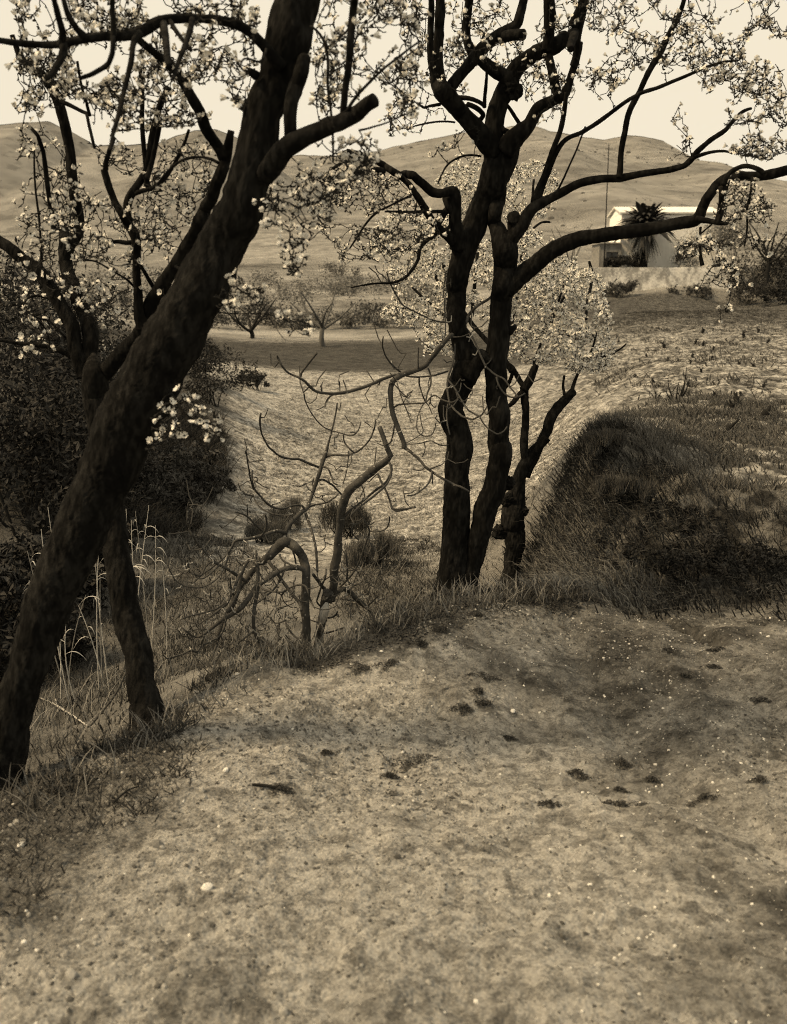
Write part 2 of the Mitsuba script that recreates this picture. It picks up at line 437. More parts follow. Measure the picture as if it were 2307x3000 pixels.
def ground_height(p, n, uv):
    return mikit.fbm(p.x * 60, p.y * 60, 0.0, 3) * 0.7 + mikit.noise(p.x * 190, p.y * 190, 0.0) * 0.3


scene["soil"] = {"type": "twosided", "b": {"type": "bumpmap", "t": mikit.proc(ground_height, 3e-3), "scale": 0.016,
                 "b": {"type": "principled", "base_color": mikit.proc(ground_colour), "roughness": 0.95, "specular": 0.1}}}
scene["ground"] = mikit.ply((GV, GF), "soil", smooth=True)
labels["ground"] = {"label": "bare pebbly mound in front, pale field, rough terrace and valley slopes", "category": "ground", "kind": "structure"}

# ------------------------------------------------------------------ hills
RIDGE_RIGHT = [(430, 345), (560, 338), (640, 332), (720, 334), (794, 326), (835, 316), (898, 300), (950, 291), (988, 284), (1050, 274), (1113, 266), (1140, 268), (1172, 280), (1246, 294), (1288, 299), (1337, 290), (1379, 294), (1417, 301),
               (1442, 318), (1477, 339), (1512, 353), (1547, 366), (1600, 376), (1700, 388), (2000, 420)]
RIDGE_LEFT = [(-500, 330), (-100, 270), (35, 262), (104, 262), (143, 277), (186, 299), (204, 312), (268, 310), (330, 310), (377, 290), (416, 279), (460, 277), (520, 300), (580, 345), (650, 400), (740, 470)]


def hill_fn(p, n, uv):
    s = mikit.fbm(p.x * 0.10, p.y * 0.10, p.z * 0.10, 3)
    b = mikit.fbm(p.x * 0.012, p.y * 0.012, p.z * 0.03, 3)
    d = mikit.smoothstep(0.56, 0.66, mikit.fbm(p.x * 0.16, p.y * 0.16, p.z * 0.2, 3))
    return warm((0.145 + 0.10 * (b - 0.5) + 0.14 * (s - 0.5)) * (1 - 0.25 * d))


bsdf("hillside", mikit.proc(hill_fn))


def hill(ridge, yr, y0, back, nx, ny, seed, label):
    r = np.array([av(x, y, yr) for x, y in ridge])
    xs = np.linspace(r[0, 0], r[-1, 0], nx)
    top = np.interp(xs, r[:, 0], r[:, 2])
    t = np.concatenate([np.linspace(0, 1, ny), np.linspace(1, 1.6, 14)[1:]])
    X, Tt = np.meshgrid(xs, t, indexing="ij")
    Y = np.where(Tt <= 1, y0 + (yr - y0) * Tt, yr + (Tt - 1) * back)
    base = base_z(np.zeros(1), np.full(1, min(y0, 600)))[0] - 14
    q = np.stack([X, Y, np.zeros_like(X)], -1)
    # spurs and gullies run downhill from the ridge
    g = meshkit.fbm(q * np.array([0.012, 0.004, 1]), 4, seed) - 0.5
    prof = np.where(Tt <= 1, Tt ** 1.25, 1 - (Tt - 1) ** 1.3 * 1.2)
    Z = base + (top[:, None] - base) * prof + g * 26 * np.sin(np.pi * np.clip(Tt, 0, 1)) + 1.2 * (meshkit.fbm(q * 0.11, 3, seed + 3) - 0.5) + 2.0 * (meshkit.fbm(q * 0.035, 2, seed + 4) - 0.5)
    v = np.stack([X, Y, Z], -1).reshape(-1, 3)
    m = len(t)
    i, j = np.meshgrid(np.arange(nx - 1), np.arange(m - 1), indexing="ij")
    a = i * m + j
    key = "hill" if "hill" not in scene else "hill_001"
    scene[key] = mikit.ply((v, np.stack([a, a + m, a + m + 1, a + 1], -1).reshape(-1, 4)), "hillside", smooth=True)
    labels[key] = {"label": label, "category": "hill", "kind": "structure"}


hill(RIDGE_RIGHT, 760, 240, 500, 330, 90, 21, "long pale grassy hill behind the house and the middle tree")
hill(RIDGE_LEFT, 520, 210, 400, 240, 80, 33, "nearer rounded hill seen through the leaning trees")


def scrub(ids, n, seed, label):
    """Low dark bushes dotted over a hillside."""
    rng = np.random.default_rng(seed)
    v, f, *_ = meshkit.WRITTEN[scene[ids]["filename"]]
    c = v[f].mean(1)
    dens = np.clip((meshkit.fbm(c * np.array([0.02, 0.02, 0.03]), 3, seed) - 0.38) * 4, 0.03, 1)
    area = np.linalg.norm(np.cross(v[f[:, 1]] - v[f[:, 0]], v[f[:, 2]] - v[f[:, 0]]), axis=1)
    w = dens * area
    k = rng.choice(len(f), n, p=w / w.sum())
    u = rng.dirichlet([1, 1, 1], n)
    p = (v[f[k]] * u[..., None]).sum(1)
    m = trimesh.creation.icosphere(0)
    t = (np.array(m.vertices) * np.array([1, 1, 0.7]), np.asarray(m.faces))
    r = 0.2 + rng.gamma(1.4, 0.25, n)
    key = part(ids, "scrub", flat_ply(scatter(t, p, rotations(rng.normal(size=(n, 3)) * 0.3 + np.array([0, 0, 1.0]), rng), r), "hill_scrub"), kind="stuff")


bsdf("hill_scrub", 0.075)
scrub("hill", 1800, 3, "")
scrub("hill_001", 900, 4, "")
# ------------------------------------------------------------------ trees traced limb by limb: crop y-near y-far | x,y,width ...
class Tree:
    def __init__(self, key, mat, rough, twig_mat):
        self.key, self.mat, self.rough, self.twig_mat = key, mat, rough, twig_mat
        self.nodes, self.rad = [], []
        self.rng = np.random.default_rng(abs(hash(key)) % 1000 if False else sum(map(ord, key)))

    def limb(self, name, line, mat=None, flare=0.0, step=None, grow_from=True, tip=False):
        head, pts = line.split("|")
        crop, y0, y1 = head.split()
        x, y, wd = [], [], []
        for p in pts.split():
            if p[0] == "@":
                crop = p[1:]
                continue
            u, v, w = map(float, p.split(","))
            X, Yp = src(crop, u, v)
            x.append(X), y.append(Yp), wd.append(w / CROPS[crop][2])
        # wood that leaves the picture goes on, tapering, outside it
        if y[-1] < 40 or x[-1] < 20 or x[-1] > 2290:
            dx, dy = x[-1] - x[-2], y[-1] - y[-2]
            n = math.hypot(dx, dy)
            dx, dy, turn = dx / n, dy / n, self.rng.normal() * 0.35
            w0 = wd[-1]
            for k in range(1, 5):
                c, s = math.cos(turn * k * 0.4), math.sin(turn * k * 0.4)
                x.append(x[-1] + (dx * c - dy * s) * (60 + 2.2 * w0))
                y.append(y[-1] + (dx * s + dy * c) * (60 + 2.2 * w0))
                wd.append(w0 * (0.9, 0.7, 0.45, 0.2)[k - 1])
        x, y, wd = np.array(x), np.array(y), np.array(wd)
        L = np.concatenate([[0], np.cumsum(np.hypot(np.diff(x), np.diff(y)))])
        Y = float(y0) + (float(y1) - float(y0)) * L / L[-1]
        wob = self.rng.normal(size=len(Y)) * 0.012 * np.minimum(L, L[-1] - L * 0.2) / (L.max() + 1) * 2
        Y = Y + wob
        P = at(x, y, Y)
        R = wd / 2 / FOCAL * Y
        big = R.max() > 0.02
        P, R = curve(P, R, step or max(0.008, min(0.014, R.mean() * 0.45)))
        if flare:
            d = np.linalg.norm(P - P[0], axis=1)
            R = R * (1 + flare * np.exp(-d / (R[0] * 2.2)))
        if tip:
            R = R * np.minimum(1, np.linspace(0, 6, len(R))[::-1] + 0.35)
        # knobs and small bends that a brush-thin trace leaves out
        q = P * 11
        P = P + (np.stack([meshkit.noise(q, 5), meshkit.noise(q, 6), meshkit.noise(q, 7)], 1) - 0.5) * (np.minimum(R, 0.022)[:, None] * 0.62)
        R = R * (0.96 + 0.08 * meshkit.noise(P * 11, 8) + 0.09 * (meshkit.noise(P * 40, 18) - 0.5))
        sides = 60 if R.max() > 0.05 else 18 if R.max() > 0.02 else 9 if R.max() > 0.008 else 6
        m = sweep(P, R, sides, self.rough if big else self.rough * 0.8, freq=38 if big else 70, seed=len(self.nodes) % 97)
        young = self.mat == "fig_bark" and R.max() < 0.0062
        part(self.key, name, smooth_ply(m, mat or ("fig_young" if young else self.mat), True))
        if grow_from:
            k = max(1, int(0.05 / max(np.linalg.norm(P[1] - P[0]), 1e-4)))
            self.nodes += list(P[::k])
            self.rad += list(R[::k])
        return P, R

    def limbs(self, text, **k):
        for line in text.strip().splitlines():
            line = line.strip()
            if not line or line[0] == "#":
                continue
            name, rest = line.split(" ", 1)
            kw = dict(k)
            if name == "trunk":
                kw["flare"] = 0.6
            self.limb(name, rest, **kw)

    def knob(self, name, crop, x, y, r, Y, mat=None, seed=1, squash=(1, 1, 1)):
        m = trimesh.creation.icosphere(4)
        v = np.array(m.vertices)
        v = v * (0.45 + 0.95 * meshkit.fbm(v * 2.3 + seed * 7, 3, seed))[:, None] * np.array(squash)
        sx, sy = src(crop, x, y)
        R = r / CROPS[crop][2] / FOCAL * Y
        part(self.key, name, smooth_ply((v * R + at(sx, sy, Y), m.faces), mat or self.mat, True))

    def grow(self, attractors, r_tip=0.0016, r_max=0.007, droop=0.05, wiggle=0.12, thick=0.55):
        """Joins every attractor to the nearest wood with a bent twig. Returns [(points, radii)]."""
        rng = self.rng
        A = np.asarray(attractors, float)
        N = np.array(self.nodes)
        NR = list(self.rad)
        d = np.full(len(A), np.inf)
        who = np.zeros(len(A), int)
        for s in range(0, len(A), 400):
            D = np.linalg.norm(A[s:s + 400, None] - N[None], axis=2)
            d[s:s + 400], who[s:s + 400] = D.min(1), D.argmin(1)
        nodes = list(N)
        left = np.ones(len(A), bool)
        out = []
        for _ in range(len(A)):
            k = int(np.argmin(np.where(left, d, np.inf)))
            left[k] = False
            p, q = nodes[who[k]], A[k]
            L = np.linalg.norm(q - p)
            if L < 0.012:
                continue
            n = max(4, min(14, int(L / 0.05) + 2))
            t = np.linspace(0, 1, n)[:, None]
            side = rng.normal(size=3) * wiggle * L
            side2 = rng.normal(size=3) * wiggle * 0.35 * L
            P = p + (q - p) * t + side * (t * (1 - t) * 2) + side2 * np.sin(t * 6.28) * 0.5 - np.array([0, 0, droop * L]) * (t * (1 - t) * 4)
            P[1:-1] += rng.normal(size=(n - 2, 3)) * min(0.006, 0.04 * L)
            r0 = min(NR[who[k]] * thick, r_max, r_tip + 0.010 * L)
            R = np.linspace(max(r0, r_tip), r_tip, n)
            out.append((P, R))
            base = len(nodes)
            nodes += list(P[1:])
            NR += list(R[1:])
            new = P[1:]
            D = np.linalg.norm(A[:, None] - new[None], axis=2)
            j = D.argmin(1)
            dm = D[np.arange(len(A)), j] * 1.02
            upd = left & (dm < d)
            d[upd], who[upd] = dm[upd], base + j[upd]
        self.nodes, self.rad = nodes, NR
        return out

    def twig_mesh(self, twigs, name="twigs", mat=None, sides=5):
        part(self.key, name, smooth_ply(merge([sweep(P, R, sides, 0.0, cap=False) for P, R in twigs]), mat or self.twig_mat, True), kind="stuff")


def petal_template(seed):
    """A five-petalled flower about 1 across: notched, cupped petals (v, f); its calyx and stamens (v, f)."""
    rng = np.random.default_rng(seed)
    v, f = [], []
    opened = (0.0, 0.12, 0.28, 0.5, 0.05, 0.2)[seed % 6]
    for k in range(5):
        a = k * 2 * np.pi / 5 + rng.normal() * 0.16
        cup = 0.06 + opened + 0.20 * rng.random()
        w = (0.22 + 0.06 * rng.random()) * (1 - 0.4 * opened)
        L = 0.5 * (0.85 + 0.25 * rng.random()) * (1 - 0.7 * opened)
        pts = np.array([[0.05, 0, 0.0], [0.30 * L * 2, -w * 0.8, cup * 0.55], [0.30 * L * 2, 0, cup * 0.30], [0.30 * L * 2, w * 0.8, cup * 0.55],
                        [0.92 * L, -w * 0.75, cup], [0.86 * L, 0, cup * 0.85], [0.92 * L, w * 0.75, cup], ])
        c, s = math.cos(a), math.sin(a)
        o = len(v) * 7
        v.append(pts @ np.array([[c, s, 0], [-s, c, 0], [0, 0, 1]]))
        f += [[o + i for i in t] for t in ((0, 1, 2), (0, 2, 3), (1, 4, 5), (1, 5, 2), (2, 5, 6), (2, 6, 3))]
    core = trimesh.creation.icosphere(0)
    cv = np.array(core.vertices) * np.array([0.11, 0.11, 0.09]) + np.array([0, 0, 0.04])
    cup = trimesh.creation.cone(0.14, 0.26, sections=6)
    cpv = np.array(cup.vertices) * np.array([1, 1, -1]) + np.array([0, 0, -0.005])
    cf = [np.asarray(core.faces), np.asarray(cup.faces)[:, ::-1] + len(cv)]
    return (np.vstack(v), np.array(f)), (np.vstack([cv, cpv]), np.vstack(cf))


PETALS = [petal_template(s) for s in range(6)]


def in_frame(p):
    d = p - EYE
    c, s = math.cos(PITCH), math.sin(PITCH)
    fw = d[:, 1] * c - d[:, 2] * s
    up = d[:, 1] * s + d[:, 2] * c
    x = 1153.5 + FOCAL * d[:, 0] / fw
    y = 1500 - FOCAL * up / fw
    return (x > 0) & (x < 2307) & (y > 0) & (y < 3000) & (fw > 0)


def bloom(tree, pos, nrm, size, parts=260):
    """Flowers at pos facing nrm: the nearest in view are parts of their own, the rest one mass."""
    rng = tree.rng
    R = rotations(nrm, rng)
    size = size * rng.uniform(0.62, 1.15, len(pos))
    seen = in_frame(pos)
    order = np.argsort(np.where(seen, np.linalg.norm(pos - EYE, axis=1), 1e9))
    single = [k for k in order[:parts] if seen[k]]
    tm = []
    for (pv, pf), _ in PETALS:
        tm.append(flat_ply((pv, pf), "petal"))
    ctm = [flat_ply(c, "calyx") for _, c in PETALS]
    for k in single:
        m = mat4(pos[k], R[k], size[k])
        b = part(tree.key, "blossom", {**tm[k % 6], "to_world": m})
        part(b, "calyx", {**ctm[k % 6], "to_world": m})
    rest = np.setdiff1d(np.arange(len(pos)), single)
    if len(rest):
        for nm, w, mat in (("blossom_mass", 0, "petal"), ("calyx_mass", 1, "calyx")):
            items = [scatter(PETALS[i][w], pos[rest[i::6]], R[rest[i::6]], size[rest[i::6]]) for i in range(6) if len(rest[i::6])]
            part(tree.key, nm, flat_ply(merge(items), mat), kind="stuff")


def region(crop, poly, n, y0, y1, rng, clump=None):
    """n points spread through the space seen inside a polygon of the crop, between two distances."""
    n = int(n * (1.35 if clump and clump > 120 else 1))
    p = Polygon([tuple(map(float, q.split(","))) for q in poly.split()])
    x0, ya, x1, yb = p.bounds
    out = []
    while len(out) < n:
        c = rng.uniform([x0, ya], [x1, yb], (n * 2, 2))
        c = c[shapely.contains_xy(p, c[:, 0], c[:, 1])]
        if clump:
            g = meshkit.fbm(np.column_stack([c / clump, np.zeros(len(c))]), 3, 77)
            c = c[rng.random(len(c)) < np.clip((g - 0.36) * 5, 0.04, 1)]
        out += list(c)
    c = np.array(out[:n])
    sx, sy = src(crop, c[:, 0], c[:, 1])
    return at(sx, sy, rng.uniform(y0, y1, n))


def buds(tree, twigs, per, size):
    """Dark buds and first leaves along the twigs."""
    rng = tree.rng
    m = trimesh.creation.icosphere(0)
    t = (np.array(m.vertices) * np.array([0.42, 0.42, 1.0]), np.asarray(m.faces))
    pos, nrm = [], []
    for P, R in twigs:
        L = np.linalg.norm(np.diff(P, axis=0), axis=1).sum()
        n = rng.poisson(L / per)
        if not n:
            continue
        s = rng.random(n)
        q = np.stack([np.interp(s, np.linspace(0, 1, len(P)), P[:, k]) for k in range(3)], 1)
        d = rng.normal(size=(n, 3)) + (P[-1] - P[0]) / (L + 1e-6) * 0.8
        d /= np.linalg.norm(d, axis=1, keepdims=True)
        pos.append(q + d * size * 0.8)
        nrm.append(d)
    pos, nrm = np.vstack(pos), np.vstack(nrm)
    part(tree.key, "bud_mass", flat_ply(scatter(t, pos, rotations(nrm, rng), size * rng.uniform(0.5, 1.2, len(pos))), "calyx"), kind="stuff")


def flowers_on(twigs, rng, gap, chance=1.0, up=0.3, bud=0.0, bare=0.0):
    pos, nrm = [], []
    for P, R in twigs:
        L = np.linalg.norm(np.diff(P, axis=0), axis=1).sum()
        n = rng.poisson(max(0.6, L * (1 - bare) / gap)) if rng.random() < chance else 0
        if n == 0:
            continue
        t = bare + (1 - bare) * rng.random(n) ** 0.8
        t[0] = 1.0
        # in small clusters along the twig
        q = np.stack([np.interp(t, np.linspace(0, 1, len(P)), P[:, k]) for k in range(3)], 1)
        d = rng.normal(size=(n, 3))
        d[:, 2] += up
        d /= np.linalg.norm(d, axis=1, keepdims=True)
        pos.append(q + d * rng.uniform(0.008, 0.022, (n, 1)))
        nrm.append(d)
    return np.vstack(pos), np.vstack(nrm)
# ------------------------------------------------------------------ the thick leaning almond tree on the left
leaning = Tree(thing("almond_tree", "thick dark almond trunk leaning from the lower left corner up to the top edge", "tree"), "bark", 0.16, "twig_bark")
leaning.limbs("""
trunk V 3.25 3.15 | -22,1730,104 -4,1640,92 18,1560,86 36,1490,84 66,1400,88 100,1300,100 140,1200,112 185,1100,116 235,1000,122 272,900,132 325,800,130 383,700,125 430,615,112 475,520,104 512,440,90 535,360,84 560,260,80 590,170,84 612,90,92 628,35,92 650,-60,84
limb A 3.15 2.9 | 1300,880,90 1340,830,105 1400,740,100 1480,690,92 1600,630,86 1680,600,82 1745,565,80 1800,512,70 1838,492,66
limb A 3.1 3.1 | 1400,740,60 1430,690,62 1432,600,62 1440,500,66 1456,420,72 1480,340,70 1500,280,60
limb A 3.13 2.7 | 1390,330,60 1310,235,50 1240,160,46 1130,105,46 1000,90,38 880,90,44 780,110,50 690,160,52 620,175,48 480,180,42 400,195,42 320,215,38 220,222,32 90,210,30 -60,190,26
limb B 2.98 2.8 | 215,755,44 222,700,42 235,550,42 255,400,44 270,250,46 285,100,46 300,-60,40
branch A 2.85 2.6 | 690,160,36 660,200,30 640,330,26 600,480,24 585,570,24 560,650,20 545,740,18
branch A 2.8 2.5 | 300,225,40 310,150,34 290,85,30 260,-30,24
branch A 2.78 2.6 | 430,190,40 380,140,30 340,80,30 310,-20,22
branch A 2.85 2.7 | 560,180,30 556,90,26 552,-40,20
branch A 2.8 2.7 | 320,215,40 300,290,36 260,350,34 225,380,30
branch A 2.8 2.8 | 556,180,26 550,280,26 530,320,26 470,355,24 390,385,22
branch A 2.9 2.8 | 840,100,22 880,170,20 940,250,16
branch A 2.9 2.6 | 810,110,36 815,220,36 830,330,34
branch A 2.9 2.6 | 950,90,30 910,220,26 880,300,22 850,390,18
branch A 2.95 2.7 | 1310,240,14 1280,300,12 1200,290,10 1185,330,10 1215,350,10
knot A 3.15 3.1 | 1260,370,44 1225,345,26
""")
# the low sprays on the right of the trunk
leaning.limbs("""
twig L 3.2 3.0 | 60,580,16 120,600,13 200,610,11 300,612,10 420,612,10 500,615,9 560,630,8 640,650,7 700,690,7 780,770,6 870,795,5
twig L 3.1 3.05 | 500,612,8 560,690,7 620,780,6 670,830,5
twig L 3.15 3.05 | 410,612,8 420,560,7 440,400,6
twig L 3.2 3.1 | 150,480,10 230,530,8 300,560,7 370,570,6
twig L 3.2 3.1 | 200,430,9 290,440,7 380,440,6 450,400,5
twig D 3.2 3.05 | 890,765,22 930,840,20 985,920,18 1040,1000,14
twig D 3.2 3.05 | 905,765,12 960,790,10 1005,815,9 1050,785,7
twig D 3.15 3.0 | 985,900,10 1060,890,9 1120,930,8 1160,930,7
twig D 3.15 3.0 | 1020,960,10 1090,1000,9 1150,1010,8 1190,1080,6 1270,1075,5
twig D 3.15 3.05 | 935,845,12 890,880,9 890,930,8 860,980,6
twig D 3.1 3.0 | 1000,1000,10 940,1040,8 860,1100,7 800,1140,6
twig D 3.1 3.0 | 1100,1010,8 1040,1080,7 1000,1120,6
twig B 3.1 3.0 | 40,170,16 80,210,16 112,270,16 128,360,16 130,550,16 145,660,16 156,800,14 160,1000,12
twig B 3.1 3.0 | 126,370,11 80,360,10 68,430,9 50,460,8
twig B 2.95 2.9 | 240,690,20 330,560,18 460,430,15 600,320,13 700,250,12
twig B 2.95 2.9 | 320,800,14 400,780,12 470,760,10 600,700,8
""")
r_ = leaning.rng
att = np.vstack([
    region("A", "80,85 1300,85 1250,330 1200,600 900,620 700,640 500,660 300,560 80,560", 460, 2.95, 4.0, r_, 150),
    region("A", "80,-160 1300,-160 1300,120 80,120", 210, 2.9, 3.9, r_, 150),
    region("A", "80,-700 1900,-700 1900,-120 80,-120", 90, 2.8, 3.9, r_, 200),
    region("B", "40,95 720,95 720,700 500,740 340,740 150,900 40,620", 190, 2.9, 3.8, r_, 150),
    region("B", "0,-160 720,-160 720,120 0,120", 60, 2.9, 3.7, r_, 150),
    region("B", "0,880 360,830 520,960 360,1100 160,1230 0,1300", 110, 2.9, 3.5, r_, 150),
    region("A", "1320,860 1500,800 1680,830 1680,1060 1500,1200 1330,1200 1260,1080", 110, 2.9, 3.5, r_, 150),
    region("L", "70,420 300,270 480,380 560,520 420,600 260,600 90,560", 45, 2.95, 3.2, r_),
    region("L", "480,560 740,620 880,680 880,800 700,800 640,840 560,700", 26, 2.95, 3.1, r_),
    region("D", "800,1000 900,900 1010,840 1170,920 1210,1000 1260,1080 1140,1140 950,1150 790,1160", 120, 2.9, 3.25, r_),
    region("L", "620,0 860,0 850,200 740,340 620,200", 50, 2.9, 3.2, r_),
])
tw = leaning.grow(att, droop=0.10)
leaning.twig_mesh(tw)
buds(leaning, tw, 0.017, 0.0065)
p_, n_ = flowers_on(tw, r_, 0.072, 0.92, up=0.9)
bloom(leaning, p_, n_, 0.030)

# ------------------------------------------------------------------ the slender forked almond tree behind it
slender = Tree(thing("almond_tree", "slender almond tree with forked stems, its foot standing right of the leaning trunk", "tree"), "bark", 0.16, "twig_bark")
slender.limbs("""
trunk V 3.56 3.95 | 318,1580,78 316,1545,64 311,1500,56 293,1400,60 268,1300,62 252,1200,58 241,1100,52 238,1030,54 222,920,60 208,850,62 203,800,52 201,770,30 200,755,10
limb D 3.95 4.0 | 470,760,100 440,660,90 415,590,82 380,450,78 310,330,76 250,230,74 170,140,70 95,80,66 -30,-10,60
limb D 3.95 4.1 | 485,770,100 492,640,84 490,500,84 468,420,80 410,300,72 372,180,68 352,60,66 @A 317,1205,56 308,1140,52 304,1085,46
limb A 4.08 3.9 | 318,1300,60 340,1210,54 378,1140,56 385,1080,56 376,1000,54 365,900,52 345,750,50 322,620,48 285,500,48 242,410,46 215,372,40 150,335,34 105,285,30 85,240,26 60,170,22
limb D 3.92 3.3 | 530,800,100 560,750,92 620,680,88 700,600,90 770,500,92 850,320,84 920,190,74 980,100,68 @A 985,1090,62 1010,1030,60 1045,960,58 1090,850,56 1108,780,52 1125,700,42 1140,640,30
limb A 3.4 3.1 | 1110,790,54 1075,720,52 1020,640,52 970,520,50 900,400,48 850,330,44 770,265,38 700,205,34 640,150,28
limb D 3.72 3.6 | 775,500,76 760,390,58 756,250,46 750,170,44 @A 662,1150,48 632,1100,40 600,1050,36 560,980,34 530,900,34 512,830,32
branch A 3.6 3.5 | 520,830,26 540,740,22 560,680,20
branch A 3.75 3.6 | 668,1180,40 640,960,40 660,930,38 710,860,36 735,770,34 755,660,32 790,520,30 830,430,28
branch A 3.7 3.6 | 720,920,30 722,840,26 712,760,24 700,600,22 700,440,20 690,330,18
branch A 3.6 3.6 | 720,880,26 760,740,24 790,600,22
branch A 3.7 3.6 | 640,960,24 700,940,22 760,920,20 830,850,18 900,720,16 930,640,14
branch A 3.4 3.2 | 780,905,16 850,820,14 920,780,14 1010,775,14 1075,800,16
branch A 3.8 3.6 | 262,1140,24 255,1040,24 235,900,24 215,760,22 190,680,20 150,630,18
branch A 4.0 4.0 | 205,1310,12 195,1100,11 172,900,10 172,700,8
branch A 3.85 3.7 | 300,500,22 350,520,20 400,545,18 430,570,16 445,640,16 465,730,14
branch A 3.7 3.6 | 445,570,18 430,520,16 405,440,14 380,300,14
branch D 3.95 3.8 | 395,650,30 380,635,30 330,610,30 270,590,26 190,578,26 100,570,22 20,556,18
branch D 3.97 3.9 | 380,570,14 330,510,12 270,450,12 200,430,10 130,380,9
branch D 3.97 3.9 | 270,580,10 260,520,9 200,440,9
branch D 4.0 3.9 | 270,330,16 200,310,12 130,360,10
branch D 3.8 3.7 | 740,265,14 680,210,12 620,175,11 540,130,10 400,125,9
branch D 3.7 3.65 | 860,300,26 820,230,24 780,160,20 740,110,18
branch D 3.8 3.75 | 755,10,28 700,20,26 640,15,22 600,40,18
branch D 3.5 3.4 | 960,150,20 990,170,16 1020,210,14
stub A 3.9 3.85 | 245,412,36 290,412,32 330,400,28
""")
r_ = slender.rng
att = np.vstack([
    region("A", "80,600 300,640 500,720 700,740 900,660 1080,700 1050,900 980,1050 850,1260 600,1400 330,1428 80,1240", 470, 3.4, 4.5, r_, 150),
    region("D", "100,60 330,40 480,330 520,260 740,260 900,280 980,180 860,420 700,420 560,480 420,420 330,330 100,300", 120, 3.5, 4.5, r_),
    region("D", "95,300 260,320 380,560 300,640 95,700", 60, 3.7, 4.3, r_),
    region("D", "820,440 940,330 1010,200 1060,60 1100,60 1000,330 860,560", 34, 3.45, 3.9, r_),
    region("A", "80,250 420,250 640,420 620,700 300,640 80,560", 70, 3.3, 4.2, r_, 150),
])
tw = slender.grow(att, droop=0.05)
slender.twig_mesh(tw)
buds(slender, tw, 0.022, 0.0065)
p_, n_ = flowers_on(tw, r_, 0.065, 0.95, up=0.8)
bloom(slender, p_, n_, 0.031)

